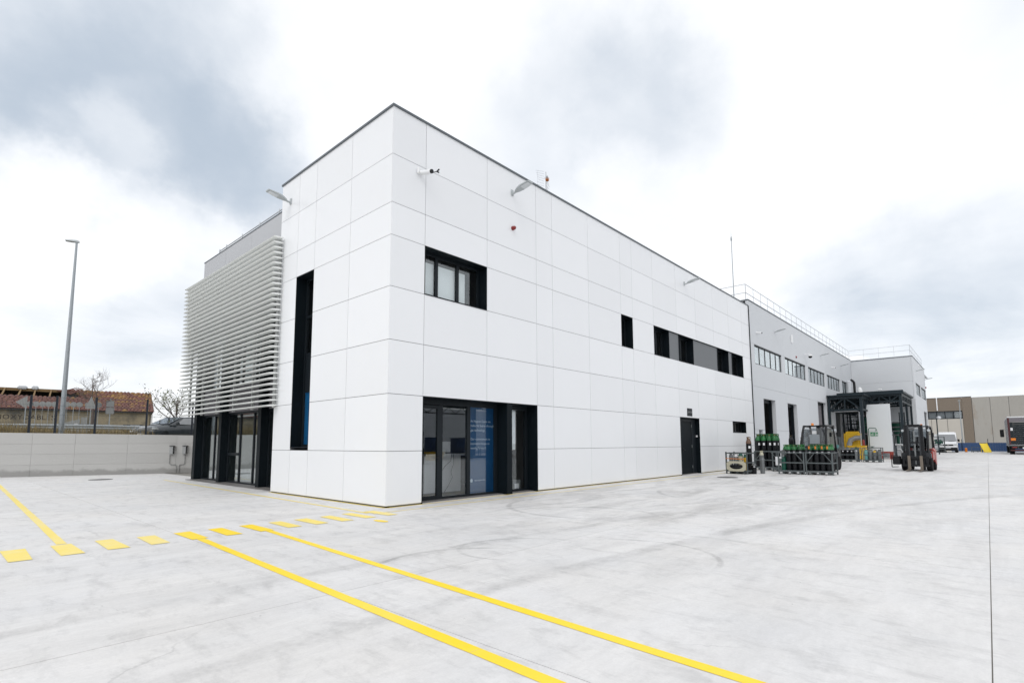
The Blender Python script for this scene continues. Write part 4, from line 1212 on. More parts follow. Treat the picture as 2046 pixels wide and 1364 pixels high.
# ================================================================ GAS CYLINDERS AND CAGES
def cyl_parts(t, h, r, body, shoulder, guard=True, sticker=True):
    MB().lathe([(r*0.86, 0.0), (r, 0.03), (r, h*0.80)], n=14).build('body', M[body], t, smooth=40)
    MB().lathe([(r*1.004, h*0.80), (r*0.97, h*0.85), (r*0.75, h*0.90), (r*0.42, h*0.935), (r*0.36, h*0.95)], n=14).build('shoulder', M[shoulder], t, smooth=40)
    if guard:
        g = MB()
        rr = r*0.62
        for a in (0.3, 0.3+2*PI/3, 0.3+4*PI/3):
            g.bar((rr*math.cos(a), rr*math.sin(a), h*0.905), (rr*1.05*math.cos(a), rr*1.05*math.sin(a), h), 0.035, 0.02)
        g.lathe([(rr*0.92, h-0.03), (rr*1.12, h-0.03), (rr*1.12, h), (rr*0.92, h)], n=14)
        g.build('valve_guard', M[shoulder], t)
        MB().tube([(0, 0, h*0.94), (0, 0, h*0.985)], 0.022, 6).tube([(-0.05, 0, h*0.968), (0.05, 0, h*0.968)], 0.016, 6).build('valve', M['brass'], t)
    if sticker:
        a = PI + 0.25
        vs = []
        for da in (-0.35, 0.0, 0.35):
            for z in (h*0.66, h*0.73):
                vs.append(((r+0.0025)*math.cos(a+da), (r+0.0025)*math.sin(a+da), z))
        MB().add(vs, [(0, 2, 3, 1), (2, 4, 5, 3)]).build('paper_label', M['paper'], t)
    return t
PROTO = {}
def cylinder(key, loc, rz, label, group, h=1.62, r=0.115, body='cylblack', shoulder='cylgreen', **kw):
    if key not in PROTO:
        t = thing('gas_cylinder', label, 'gas cylinder', loc, rz, group)
        cyl_parts(t, h, r, body, shoulder, **kw)
        PROTO[key] = t
        return t
    c = dup(PROTO[key], loc, rz, label, group)
    c['group'] = group
    return c

def cage(loc, rz, label, w=1.05, d=0.85, h=0.95, braces=True, group='steel cages for gas cylinders', mid=0.47, sheet=None):
    """open pallet cage: origin at the middle of its front edge, front towards -X"""
    t = thing('cylinder_cage', label, 'cage', loc, rz, group)
    for x in (0.025, d-0.025):
        for y in (-w/2+0.025, w/2-0.025):
            MB().box(x-0.025, y-0.025, 0.0, x+0.025, y+0.025, h+(0.03 if sheet else 0.0)).build('post', M['galv'], t)
    m = MB()
    for z in (h-0.05, mid, 0.10):
        zz = 0.05 if z != 0.10 else 0.07
        m.box(0.006, -w/2+0.05, z, 0.044, w/2-0.05, z+zz)
        if z != mid: m.box(d-0.044, -w/2+0.05, z, d-0.006, w/2-0.05, z+zz)
        for y in (-w/2+0.006, w/2-0.044):
            m.box(0.05, y, z, d-0.05, y+0.038, z+zz)
    m.build('rails', M['galv'], t)
    if braces:
        for s_ in (-1, 1):
            MB().bar((0.025, s_*w*0.17, h-0.05), (0.025, s_*(w/2-0.05), mid+0.05), 0.028, 0.028).build('brace', M['galv'], t)
    MB().box(0.05, -w/2+0.05, 0.115, d-0.05, w/2-0.05, 0.135).build('deck', M['galv'], t)
    for y in (-w/2+0.16, -0.03, w/2-0.22):
        MB().box(0.05, y, 0.0, d-0.05, y+0.07, 0.10).build('skid', M['galv'], t)
    return t

def fill(key, loc, rz, w, d, nx, ny, label, group, skip=(), jit=0.012, z=0.136, **kw):
    rr = random.Random(hash_(key))
    c, s_ = math.cos(rz), math.sin(rz)
    for i in range(nx):
        for j in range(ny):
            if (i, j) in skip: continue
            x = 0.05 + (d-0.1)*(i+0.5)/nx + rr.uniform(-jit, jit)
            y = -w/2+0.05 + (w-0.1)*(j+0.5)/ny + rr.uniform(-jit, jit)
            cylinder(key, (loc[0]+x*c-y*s_, loc[1]+x*s_+y*c, z), rr.uniform(-0.4, 0.4)+rz, label % (('front', 'second', 'third', 'back')[i] + ' row', ('leftmost', 'second', 'third', 'fourth')[ny-1-j]), group, **kw)
def hash_(s_):
    return sum(ord(ch)*(i+3) for i, ch in enumerate(s_))

# B: tall green-topped cylinders by the first loading door
lB = (21.35, -1.42, 0)
cage(lB, 0.10, 'grey cage holding tall green-topped cylinders by the hall corner', w=1.12, d=1.0, h=0.95)
fill('tall', lB, 0.10, 1.12, 1.0, 4, 4, 'tall green-shouldered cylinder, %s, %s from left, in the cage by the hall corner', 'tall green-topped cylinders by the hall corner', h=1.66, r=0.118)
# C and D: front pair of cages
lC = (18.40, -3.27, 0)
cage(lC, 0.02, 'front grey cage with bright green cylinder caps, left of the pair', w=1.04, d=0.85, h=0.95)
fill('short', lC, 0.02, 1.04, 0.85, 3, 4, 'short green-capped cylinder, %s, %s from left, in the left front cage', 'bright green capped cylinders in the left front cage', h=1.14, r=0.108, skip=((0, 3), (1, 3)))
lD = (18.45, -4.33, 0)
cage(lD, -0.02, 'front grey cage with green and orange cylinder caps, right of the pair', w=1.03, d=0.85, h=0.95)
fill('short', lD, -0.02, 1.03, 0.85, 3, 4, 'short green-capped cylinder, %s, %s from left, in the right front cage', 'green capped cylinders in the right front cage')
for k, y in enumerate((-3.98, -4.22, -4.46, -4.66)):
    t = thing('valve_tag', ('leftmost', 'second', 'third', 'rightmost')[k]+' orange tag hanging on the green caps of the right front cage', 'tag', (18.47, y, 1.15))
    MB().rbox(-0.012, -0.03, -0.07, 0.012, 0.03, 0.05, 0.006, 1).build('tag_body', M['orange'], t)
    MB().tube([(0, 0, 0.05), (0.06, 0, 0.11)], 0.005, 5).build('string', M['black'], t)
cylinder('dkgreen', (18.62, -2.93, 0.14), 0, 'dark green small cylinder at the left end of the left front cage', None, h=0.62, r=0.10, body='cyldarkgreen', shoulder='cyldarkgreen', sticker=False)
cylinder('steelgrey', (18.85, -2.87, 0.14), 0, 'pale grey small cylinder behind the dark green one in the left front cage', None, h=0.9, r=0.09, body='cylgrey', shoulder='cylgrey')
# A: mixed cage
lA = (17.15, -1.40, 0)
cage(lA, -0.12, 'grey cage of mixed small cylinders nearest the side door', w=0.98, d=0.8, h=0.93, braces=False, sheet=True)
bd = thing('cream_board', 'cream board with an oval cut-out on the front of the mixed cage', 'board', (17.10, -1.40, 0.12), -0.12)
ov = MB()
n_ = 20
inner = [(0.33*math.cos(2*PI*k/n_)*0.9, 0.22+0.13*math.sin(2*PI*k/n_)) for k in range(n_)]
outer = []
for k in range(n_):
    c_, s_ = math.cos(2*PI*k/n_), math.sin(2*PI*k/n_)
    q = max(abs(c_)/0.43, abs(s_)/0.22)
    outer.append((c_/q, 0.22+s_/q))
vs = [(0, y, z) for y, z in inner] + [(0, y, z) for y, z in outer] + [(0.015, y, z) for y, z in inner] + [(0.015, y, z) for y, z in outer]
fs = []
for k in range(n_):
    a, b_ = k, (k+1) % n_
    fs += [(a, b_, n_+b_, n_+a), (2*n_+a, 3*n_+a, 3*n_+b_, 2*n_+b_), (a, 2*n_+a, 2*n_+b_, b_), (n_+a, n_+b_, 3*n_+b_, 3*n_+a)]
ov.add(vs, fs).build('panel', M['cream'], bd)
st = MB().tube([(0, -0.42, 0.53), (0.0, 0.42, 0.55)], 0.018, 6)
st.tube([(0, 0.42, 0.55), (0.03, 0.45, 0.55)], 0.02, 6)
st.build('strap', M['orange'], bd)
mix_ = [(0.15, 0.30, 'smA', 0.78, 0.085, 'cylgrey', 'cylgrey', 'small grey cylinder with a hooped cap at the left of the mixed cage'),
        (0.20, 0.10, 'smB', 0.76, 0.085, 'cylgrey', 'whiteplastic', 'small pale-capped cylinder in the middle of the mixed cage'),
        (0.22, -0.10, 'smC', 0.80, 0.10, 'cream', 'cyldarkgreen', 'small cream cylinder with a green cap in the mixed cage'),
        (0.25, -0.30, 'smD', 0.72, 0.085, 'yellow', 'cyldarkgreen', 'small yellow cylinder with a green cap in the mixed cage'),
        (0.55, 0.25, 'smE', 0.70, 0.09, 'cylbrown', 'cylgrey', 'small brown cylinder at the back of the mixed cage'),
        (0.55, -0.33, 'brn', 1.48, 0.115, 'cylblack', 'cylbrown', 'tall black cylinder with a brown shoulder and cap in the mixed cage')]
for x, y, k, h, r_, b0, s0, lb in mix_:
    c_, s_ = math.cos(-0.12), math.sin(-0.12)
    cylinder(k, (lA[0]+x*c_-y*s_, lA[1]+x*s_+y*c_, 0.136), 0.3, lb, None, h=h, r=r_, body=b0, shoulder=s0, sticker=(k == 'brn'))
ly = thing('gas_cylinder', 'black cylinder lying on its side inside the mixed cage', 'gas cylinder', (17.32, -1.10, 0.27), -0.12)
MB().lathe([(0.1, -0.02), (0.115, 0.0), (0.115, -0.5), (0.06, -0.6), (0.03, -0.62)], n=14, axis='Y').build('body', M['cylblack'], ly, smooth=40)
MB().lathe([(0.02, -0.62), (0.02, -0.70)], n=8, axis='Y').build('valve', M['brass'], ly)
cylinder('outA', (17.62, -1.98, 0.0), 0.2, 'squat black cylinder with a pale neck standing outside the mixed cage', None, h=0.46, r=0.105, body='cylblack', shoulder='cylgrey')
cylinder('outB', (18.35, -2.10, 0.0), 0.2, 'slim grey cylinder with a tapered pale top behind the squat black one', None, h=1.0, r=0.085, body='cylgrey', shoulder='cream', sticker=False)
cylinder('outC', (18.05, -2.22, 0.0), 0.2, 'grey knee-high cylinder standing at the right of the squat black one', None, h=0.75, r=0.08, body='cylgrey', shoulder='cylgrey', sticker=False)
cylinder('blk', (24.3, -1.83, 0.14), 0.1, 'tall all-black cylinder standing behind the cages, left of two', None, h=1.62, r=0.115, body='cylblack', shoulder='cylblack', sticker=False)
cylinder('blk2', (24.8, -2.25, 0.14), 0.1, 'tall black cylinder with a white collar behind the cages, right of two', None, h=1.50, r=0.115, body='cylblack', shoulder='cylgrey', sticker=False)
cage((24.0, -2.1, 0), 0.0, 'grey cage behind the front pair holding two tall black cylinders', w=1.1, d=1.0)
cage((20.3, -2.35, 0), 0.05, 'half-empty grey cage with a white notice between the other cages', w=0.75, d=0.8, h=0.93, braces=False)
t = thing('cage_notice', 'white notice plate on the half-empty cage', 'notice', (20.28, -2.35, 0.5), 0.05)
MB().box(-0.004, -0.22, -0.2, 0.0, 0.22, 0.2).build('sheet', M['paper'], t)
MB().box(-0.006, -0.14, -0.12, -0.0045, 0.10, 0.12).build('print', M['cylgrey'], t)
# E and F: cages under the canopy edge
lE = (36.9, -2.33, 0)
cage(lE, 0.0, 'grey cage of black cylinders below the yellow box', w=1.25, d=0.9, h=1.0, braces=False)
fill('shortE', lE, 0.0, 1.25, 0.9, 2, 4, 'short black cylinder, %s, %s from left, in the cage below the yellow box', 'black cylinders in the cage below the yellow box', h=0.86, r=0.115, shoulder='cylgrey')
cylinder('grnE', (37.0, -2.75, 0.14), 0, 'grey cylinder with a bright green cap, right end of the cage below the yellow box', None, h=0.9, r=0.10, body='cylgrey', shoulder='cylgreen')
lF = (36.6, -3.72, 0)
cage(lF, 0.0, 'grey cage of grey cylinders in front of the white screen wall', w=1.08, d=0.9, h=1.0, braces=False)
fill('shortF', lF, 0.0, 1.08, 0.9, 2, 4, 'grey cylinder, %s, %s from left, in the cage before the white screen wall', 'grey cylinders in front of the white screen wall', h=0.72, r=0.105, body='cylgrey', shoulder='cylgrey', sticker=False, skip=((0, 3), (0, 1)))
cylinder('tealF', (36.75, -3.35, 0.14), 0, 'pale turquoise cylinder in the cage in front of the white screen wall', None, h=0.72, r=0.11, body='cylteal', shoulder='cylteal', sticker=False)
cylinder('yelF', (36.75, -3.85, 0.14), 0, 'grey cylinder with a yellow neck in the cage in front of the white screen wall', None, h=0.66, r=0.09, body='cylgrey', shoulder='yellow', sticker=False)
rk = thing('pale_rack', 'pale blue and grey equipment rack behind the left forklift', 'rack', (38.2, -0.95, 0))
for x in (0, 0.6):
    for y in (-0.6, 0.6):
        MB().box(x-0.03, y-0.03, 0, x+0.03, y+0.03, 1.75).build('post', M['galv'], rk)
for z in (0.15, 0.85, 1.7):
    MB().box(0.03, -0.57, z, 0.57, 0.57, z+0.05).build('shelf', M['galv'], rk)
pb = thing('pale_case', 'pale blue case on the equipment rack', 'case', (38.3, -0.95, 0.90))
MB().rbox(0, -0.5, 0, 0.4, 0.5, 0.28, 0.03).build('body', M['cylteal'], pb)
MB().box(-0.004, -0.2, 0.1, 0.0, 0.2, 0.2).build('panel', M['paper'], pb)
wh = thing('white_bin', 'white plastic bin on the lower shelf of the equipment rack', 'bin', (38.3, -0.95, 0.20))
MB().rbox(0, -0.45, 0, 0.4, 0.45, 0.5, 0.04).build('body', M['whiteplastic'], wh)
MB().box(-0.01, -0.47, 0.5, 0.41, 0.47, 0.54).build('lid', M['cylgrey'], wh)

# ================================================================ FORKLIFTS
def wheel(t, x, y, r, w, name='wheel'):
    prof = [(r*0.55, -w/2), (r*0.93, -w/2), (r, -w/2+0.03), (r, w/2-0.03), (r*0.93, w/2), (r*0.55, w/2)]
    o = MB().lathe(prof, (x, y, r), 20, 'Y').build(name, M['rubber'], t, smooth=35)
    s = 1 if y > 0 else -1
    MB().lathe([(r*0.55, -w/2+0.02), (r*0.55, w/2-0.02), (r*0.2, w/2+0.005), (r*0.2, -w/2-0.005)][:2] + [(r*0.2, w/2-0.02)], (x, y, r), 14, 'Y').build('rim', M['rim'], o)
    return o

def forklift(loc, rz, label, mast=True, cw='forkred'):
    """front (mast) towards local +X, origin on the ground under the middle of the truck"""
    t = thing('forklift', label, 'forklift', loc, rz, 'forklifts in the yard')
    # chassis and counterweight
    side = [(-0.95, 0.28), (-0.95, 0.75), (-0.72, 0.95), (0.1, 0.95), (0.18, 0.55), (0.62, 0.50), (0.80, 0.72), (0.92, 0.72), (0.92, 0.22), (-0.4, 0.18)]
    MB().prism([(x, -0.47, z) for x, z in side], (0, 0.94, 0)).build('chassis', M['forkgrey'], t)
    rings = []
    for x, w, z0, z1 in ((-1.28, 0.34, 0.45, 0.82), (-1.22, 0.48, 0.30, 1.0), (-1.05, 0.56, 0.25, 1.08), (-0.78, 0.57, 0.28, 1.08), (-0.55, 0.56, 0.45, 1.02)):
        rings.append([(x, -w, z0), (x, -w, z1-0.1), (x, -w+0.08, z1), (x, w-0.08, z1), (x, w, z1-0.1), (x, w, z0)])
    MB().loft(rings).build('counterweight', M[cw], t, smooth=35)
    for s_ in (-1, 1):
        MB().rbox(-0.62, s_*0.475, 0.50, 0.12, s_*0.55, 0.93, 0.03).build('side_cover', M[cw], t)
        MB().rbox(0.52, s_*0.30, 0.56, 0.86, s_*0.56, 0.86, 0.03).build('front_fender', M['forkgrey'], t)
        wheel(t, 0.62, s_*0.47, 0.33, 0.22)
        wheel(t, -0.85, s_*0.44, 0.27, 0.20)
        # cab posts
        MB().tube([(0.72, s_*0.46, 0.85), (0.38, s_*0.45, 2.0), (0.25, s_*0.44, 2.10)], 0.045, 8).build('guard_post', M['black'], t, smooth=50)
        MB().tube([(-1.0, s_*0.48, 1.0), (-0.82, s_*0.46, 1.75), (-0.62, s_*0.44, 2.10)], 0.05, 8).build('guard_post', M['black'], t, smooth=50)
        MB().tube([(0.25, s_*0.44, 2.10), (-0.62, s_*0.44, 2.10)], 0.045, 8).build('roof_rail', M['black'], t)
        MB().box(-0.80, s_*0.465, 1.05, 0.42, s_*0.470, 1.95).build('side_window', M['tinted'], t)
        # work lamps on stalks
        MB().rbox(0.40, s_*0.50-0.06, 1.85, 0.48, s_*0.50+0.06, 1.97, 0.02).build('headlight', M['lamp'], t)
        MB().tube([(0.42, s_*0.50, 1.75), (0.42, s_*0.62, 1.72)], 0.015, 6).rbox(0.40, s_*0.62-0.03, 1.60, 0.44, s_*0.62+0.06, 1.80, 0.01, 1).build('mirror', M['black'], t)
    for x in (-0.6, -0.42, -0.24, -0.06, 0.12, 0.26):
        MB().box(x-0.02, -0.42, 2.09, x+0.02, 0.42, 2.12).build('roof_bar', M['black'], t)
    MB().box(-0.60, -0.40, 2.125, 0.24, 0.40, 2.135).build('roof_pane', M['tinted'], t)
    MB().add([(0.74, -0.42, 0.95), (0.74, 0.42, 0.95), (0.42, 0.41, 2.0), (0.42, -0.41, 2.0)], [(0, 1, 2, 3)]).build('windscreen', M['tinted'], t)
    MB().add([(-0.98, -0.42, 1.12), (-0.98, 0.42, 1.12), (-0.72, 0.41, 2.0), (-0.72, -0.41, 2.0)], [(0, 1, 2, 3)]).build('rear_window', M['tinted'], t)
    MB().lathe([(0.055, 0), (0.055, 0.08), (0.035, 0.11), (0.003, 0.115)], (-0.52, 0.12, 2.13), 12).build('beacon', M['amber'], t, smooth=40)
    MB().rbox(-0.75, -0.26, 0.98, -0.25, 0.26, 1.12, 0.04).rbox(-0.80, -0.25, 1.08, -0.66, 0.25, 1.62, 0.05).build('seat', M['black'], t, smooth=40)
    MB().tube([(0.28, 0, 0.9), (0.15, 0, 1.25)], 0.025, 6).lathe([(0.15, 0), (0.17, 0.012), (0.17, 0.025), (0.15, 0.03)], (0.13, 0, 1.26), 14).build('steering_wheel', M['black'], t)
    if mast:
        for s_ in (-1, 1):
            MB().box(0.93, s_*0.30-0.055, 0.06, 1.06, s_*0.30+0.055, 2.17).build('mast_rail', M['black'], t)
            MB().box(0.96, s_*0.21-0.03, 0.10, 1.05, s_*0.21+0.03, 2.14).build('inner_rail', M['forkgrey'], t)
            f = MB().box(1.12, s_*0.23-0.055, 0.05, 1.17, s_*0.23+0.055, 0.72)
            f.prism([(1.17, s_*0.23-0.055, 0.05), (2.15, s_*0.23-0.04, 0.05), (2.15, s_*0.23-0.04, 0.06), (1.17, s_*0.23-0.055, 0.10)], (0, 0.11, 0))
            f.build('fork', M['forksteel'], t)
        MB().box(0.94, -0.245, 2.10, 1.05, 0.245, 2.19).build('mast_crossbar', M['black'], t)
        MB().box(0.945, -0.245, 1.30, 1.04, 0.245, 1.37).build('mast_crossbar', M['black'], t)
        MB().box(0.945, -0.245, 0.5, 1.04, 0.245, 0.62).build('mast_crossbar', M['black'], t)
        MB().tube([(0.98, 0.0, 0.2), (0.98, 0.0, 1.9)], 0.035, 8).build('lift_cylinder', M['cylgrey'], t)
        MB().box(1.07, -0.52, 0.22, 1.11, 0.52, 0.32).box(1.07, -0.52, 0.58, 1.11, 0.52, 0.68).box(1.07, -0.48, 0.32, 1.11, -0.40, 0.58).box(1.07, 0.40, 0.32, 1.11, 0.48, 0.58).build('carriage', M['black'], t)
        MB().tube([(0.9, 0.0, 2.02), (0.55, -0.38, 1.98), (0.40, -0.4, 2.0)], 0.06, 8).build('hose', M['duct'], t)
    MB().rbox(-1.0, -0.42, 1.05, -0.75, 0.42, 1.18, 0.04).build('hood', M['forkgrey'], t, smooth=40)
    return t
FA = PI - R(3)
fR = forklift((25.6, -7.12, 0), FA, 'red and black forklift standing alone with its forks lowered')
bo = thing('side_step', 'black tool basket hung on the right flank of the lone forklift', 'basket', (24.62, -6.33, 0.18), FA)
MB().rbox(-0.2, -0.12, 0.12, 0.25, 0.16, 0.52, 0.02).build('bin', M['black'], bo)
MB().bar((0.22, -0.16, 0.0), (0.22, -0.16, 0.55), 0.03).bar((0.22, -0.16, 0.55), (0.22, 0.1, 0.55), 0.03).bar((0.22, -0.16, 0.0), (0.22, 0.1, 0.02), 0.03).build('frame', M['black'], bo)
fL = forklift((23.2, -3.42, 0), R(-3), 'dark forklift seen from behind, parked beyond the green-capped cages', cw='forkgrey')
fL.scale = (1.08, 1.12, 1.03)
hv = thing('white_sheet', 'white sheet of paper with a head-shaped outline in the window of the rear forklift', 'paper', (22.34, -3.38, 1.32), R(-3))
MB().rbox(-0.005, -0.22, -0.02, 0.005, 0.22, 0.42, 0.004, 1).rbox(-0.005, -0.10, 0.42, 0.005, 0.10, 0.60, 0.004, 1).build('sheet', M['curtain'], hv)

# ================================================================ VAN, TRUCK
def van(loc, rz, label):
    """front towards local +X, origin under the front bumper centre"""
    t = thing('delivery_van', label, 'van', loc, rz)
    rings = []
    for x, w, zb, zs, zr in ((0.0, 0.86, 0.42, 0.95, 1.02), (-0.10, 0.94, 0.34, 1.05, 1.15), (-0.55, 0.99, 0.30, 1.18, 1.30), (-0.95, 1.0, 0.30, 1.25, 1.42), (-1.02, 1.0, 0.30, 1.28, 1.48), (-1.70, 1.0, 0.30, 1.6, 2.34), (-2.15, 1.0, 0.30, 1.7, 2.60), (-2.6, 1.0, 0.30, 1.7, 2.66), (-5.7, 1.0, 0.30, 1.7, 2.66), (-5.95, 0.97, 0.34, 1.7, 2.58)):
        ins = 0.13 if zr > 2 else 0.10
        rings.append([(x, -w*0.96, zb), (x, -w, zb+0.12), (x, -w, min(zs, zr-0.1)), (x, -w+ins*0.55, zr-0.09), (x, -w+ins*1.6, zr), (x, w-ins*1.6, zr), (x, w-ins*0.55, zr-0.09), (x, w, min(zs, zr-0.1)), (x, w, zb+0.12), (x, w*0.96, zb)])
    MB().loft(rings).build('body', M['vanwhite'], t, smooth=35)
    ws = [(-0.985, 0.90, 1.46), (-0.985, -0.90, 1.46), (-1.67, -0.80, 2.31), (-1.67, 0.80, 2.31)]
    MB().prism([(x+0.012, y, z+0.012) for x, y, z in ws], (0.012, 0, 0.012)).build('windscreen', M['carglass'], t)
    for s_ in (-1, 1):
        MB().add([(-1.15, s_*1.006, 1.50), (-2.2, s_*1.006, 1.50), (-2.2, s_*0.985, 2.12), (-1.62, s_*0.985, 2.12)], [(0, 1, 2, 3)]).build('side_window', M['carglass'], t)
        MB().rbox(-0.10, s_*0.55, 0.92, 0.03, s_*0.88, 1.12, 0.03).build('headlight', M['lamp'], t)
        MB().rbox(-1.25, s_*1.02, 1.38, -1.10, s_*1.22, 1.72, 0.03).build('mirror', M['black'], t)
        wheel(t, -0.95, s_*0.88, 0.34, 0.22); wheel(t, -4.6, s_*0.88, 0.34, 0.22)
    MB().rbox(0.0, -0.52, 0.88, 0.025, 0.52, 1.06, 0.01, 1).build('grille', M['black'], t)
    MB().lathe([(0.09, 0.02), (0.09, 0.04)], (0, 0, 0.98), 14, 'X').build('badge', M['rim'], t)
    MB().rbox(-0.05, -0.92, 0.26, 0.07, 0.92, 0.66, 0.05).build('bumper', M['black'], t)
    MB().box(0.071, -0.26, 0.55, 0.08, 0.26, 0.66).build('number_plate', M['plate'], t)
    MB().bar((-0.92, 0.1, 1.44), (-0.98, 0.75, 1.475), 0.03).build('wiper', M['black'], t)
    return t
van((80.7, -5.85, 0), PI+R(4), 'white high-roofed delivery van parked facing the camera by the blue fence')

tr = thing('box_truck', 'white curtain-sided truck seen from its dark shuttered rear', 'truck', (71.3, -12.6, 0))
W2 = 1.23
MB().box(0.12, W2-0.02, 1.10, 12.4, W2, 3.95).box(0.12, -W2, 1.10, 12.4, -W2+0.02, 3.95).build('curtain', M['curtain'], tr)
for k in range(13):
    MB().box(0.15+k*0.95, W2+0.001, 1.05, 0.20+k*0.95, W2+0.012, 3.93).build('curtain_strap', M['cylgrey'], tr)
MB().rbox(0.0, -W2-0.02, 3.92, 12.45, W2+0.02, 4.06, 0.02, 1).build('roof', M['curtain'], tr)
MB().box(0.0, W2-0.14, 1.05, 0.11, W2+0.02, 3.92).box(0.0, -W2-0.02, 1.05, 0.11, -W2+0.14, 3.92).build('rear_post', M['darkred'], tr)
MB().box(0.02, -W2+0.14, 3.45, 0.10, W2-0.14, 3.92).build('rear_header', M['soffit'], tr)
for k in range(11):
    MB().rbox(0.03, -W2+0.15, 1.12+k*0.21, 0.09, W2-0.42, 1.12+k*0.21+0.195, 0.012, 1).build('shutter_slat', M['shutter'], tr)
MB().box(0.03, W2-0.41, 1.12, 0.09, W2-0.145, 3.43).build('tail_panel', M['shutter'], tr)
MB().box(0.02, W2-0.36, 2.55, 0.028, W2-0.18, 2.85).build('sticker', M['paper'], tr)
MB().box(0.01, W2-0.52, 1.48, 0.028, W2-0.12, 1.75).build('orange_plate', M['amber'], tr)
MB().box(-0.02, -W2, 0.92, 0.3, W2, 1.05).build('tail_beam', M['cylgrey'], tr)
MB().box(0.0, -W2+0.05, 0.38, 0.10, W2-0.05, 0.52).build('bumper_bar', M['darkred'], tr)
MB().rbox(-0.01, W2-0.62, 0.62, 0.08, W2-0.10, 0.90, 0.02, 1).build('light_cluster', M['black'], tr)
MB().rbox(-0.01, -W2+0.10, 0.62, 0.08, -W2+0.62, 0.90, 0.02, 1).build('light_cluster', M['black'], tr)
for s_ in (-1, 1):
    MB().rbox(-0.03, s_*(W2-0.36)-0.2, 0.70, -0.01, s_*(W2-0.36)+0.16, 0.82, 0.008, 1).build('tail_light', M['red'], tr)
    for x in (1.0, 2.3, 13.4):
        wheel(tr, x, s_*(W2-0.2), 0.48, 0.38)
MB().box(0.0, -0.28, 0.62, 0.03, 0.24, 0.78).build('number_plate', M['paper'], tr)
MB().box(0.2, -0.45, 0.62, 14.2, 0.45, 1.0).build('chassis', M['black'], tr)
MB().rbox(12.7, -1.2, 0.75, 14.6, 1.2, 3.3, 0.12).build('cab', M['vanwhite'], tr, smooth=40)
MB().bar((13.9, 1.15, 2.9), (13.9, 1.45, 2.9), 0.04).rbox(13.8, 1.34, 1.95, 13.95, 1.72, 2.9, 0.04).build('mirror', M['black'], tr)

# ================================================================ FAR END OF THE YARD
M['brownpre'] = mat('brown_aggregate', (0.20, 0.165, 0.13), 0.9, var=0.25, scale=6, bump=0.2, bscale=30)
M['beigepre'] = mat('beige_precast', (0.36, 0.345, 0.315), 0.9, var=0.08, scale=1.2, rand=0.08, stretch=(1, 1, 0.3), dirt=((0.26, 0.19, 0.13), 0.45, 0.62, 0.80))
M['palepre'] = mat('pale_precast', (0.50, 0.47, 0.42), 0.85, var=0.06, scale=1.5)
BX = 96.0
fb = thing('far_warehouse', 'brown and beige precast warehouse closing the far end of the yard', 'building', (BX, -12, 0))
def fbx(mb, x0, y0, z0, x1, y1, z1):
    return mb.box(x0-BX, y0+12, z0, x1-BX, y1+12, z1)
# brown block (left), with a window band over pale panels
ys = [-8.28, -7.16, -3.0, 1.5, 6.0]
for k in range(4):
    m = MB()
    if k == 0:
        fbx(m, BX, ys[0]+0.012, 0, BX+0.2, ys[1]-0.012, 7.98)
    else:
        fbx(m, BX, ys[k]+0.012, 6.0, BX+0.2, ys[k+1]-0.012, 7.98)
    m.build('brown_panel', M['brownpre'], fb)
for a, b_ in ((-7.14, -5.36), (-5.33, -3.48), (-3.46, 0), (0.02, 6)):
    m = MB(); fbx(m, BX-0.02, a+0.012, 0, BX+0.2, b_-0.012, 4.80); m.build('pale_panel', M['palepre'], fb)
f = MB(); fbx(f, BX+0.02, -7.15, 4.80, BX+0.16, 6, 4.90); fbx(f, BX+0.02, -7.15, 5.88, BX+0.16, 6, 5.99)
for k in range(14):
    fbx(f, BX+0.03, -7.14+k*0.98, 4.90, BX+0.15, -7.06+k*0.98, 5.88)
w = f.build('window_band', M['frame'], fb)
for k in range(13):
    q = MB(); fbx(q, BX+0.08, -7.06+k*0.98, 4.90, BX+0.09, -6.16+k*0.98, 5.88); q.build('pane', M['glassdark'], w)
m = MB(); fbx(m, BX-0.03, -8.30, 7.98, BX+0.3, 6, 8.06); m.build('parapet_cap', M['cap'], fb)
yb_ = [-8.30]
while yb_[-1] > -34: yb_.append(yb_[-1]-1.98)
for k in range(len(yb_)-1):
    m = MB(); fbx(m, BX+0.02, yb_[k+1]+0.02, 0, BX+0.22, yb_[k]-0.02, 7.90); m.build('beige_panel', M['beigepre'], fb)
m = MB(); fbx(m, BX+0.23, -34, 0, BX+0.4, 6, 7.85); m.build('backing_wall', M['halldark'], fb)
m = MB(); fbx(m, BX+0.4, -34, 7.6, BX+22, 6, 7.8); m.build('roof', M['halldark'], fb)
m = MB(); fbx(m, BX-0.10, -4.35, 6.1, BX-0.025, -4.22, 8.06); m.build('downpipe', M['whiteplastic'], fb)

bf = thing('blue_fence', 'low dark blue corrugated sheet fence across the far end of the yard', 'fence', (88, -10, 0))
for k in range(46):
    MB().box(0.0 if k % 2 else 0.03, 3.9-k*0.25, 0.10, 0.05 if k % 2 else 0.08, 3.9-k*0.25+0.246, 1.24).build('fence_sheet', M['bluefence'], bf)
MB().box(-0.06, -7.6, 0.0, 0.12, 4.15, 0.10).build('plinth', M['hall'], bf)
for y in (3.0, 0.35, -2.2, -4.7):
    MB().box(-0.04, y-0.03, 0.1, 0.0, y+0.03, 1.75).build('post', M['fencepost'], bf)
rp = thing('loading_ramp', 'bright yellow loading ramp leaning against the blue fence', 'ramp', (84.6, -9.5, 0), 0)
a_, b_ = Vector((-0.9, -0.05, 0.02)), Vector((0.75, 0.35, 1.12))
MB().prism([(-0.9, -0.40, 0.02), (-0.9, 0.28, 0.02), (0.75, 0.62, 1.10), (0.75, 0.02, 1.10)], (0.03, 0, 0.06)).build('deck', M['ramp'], rp)
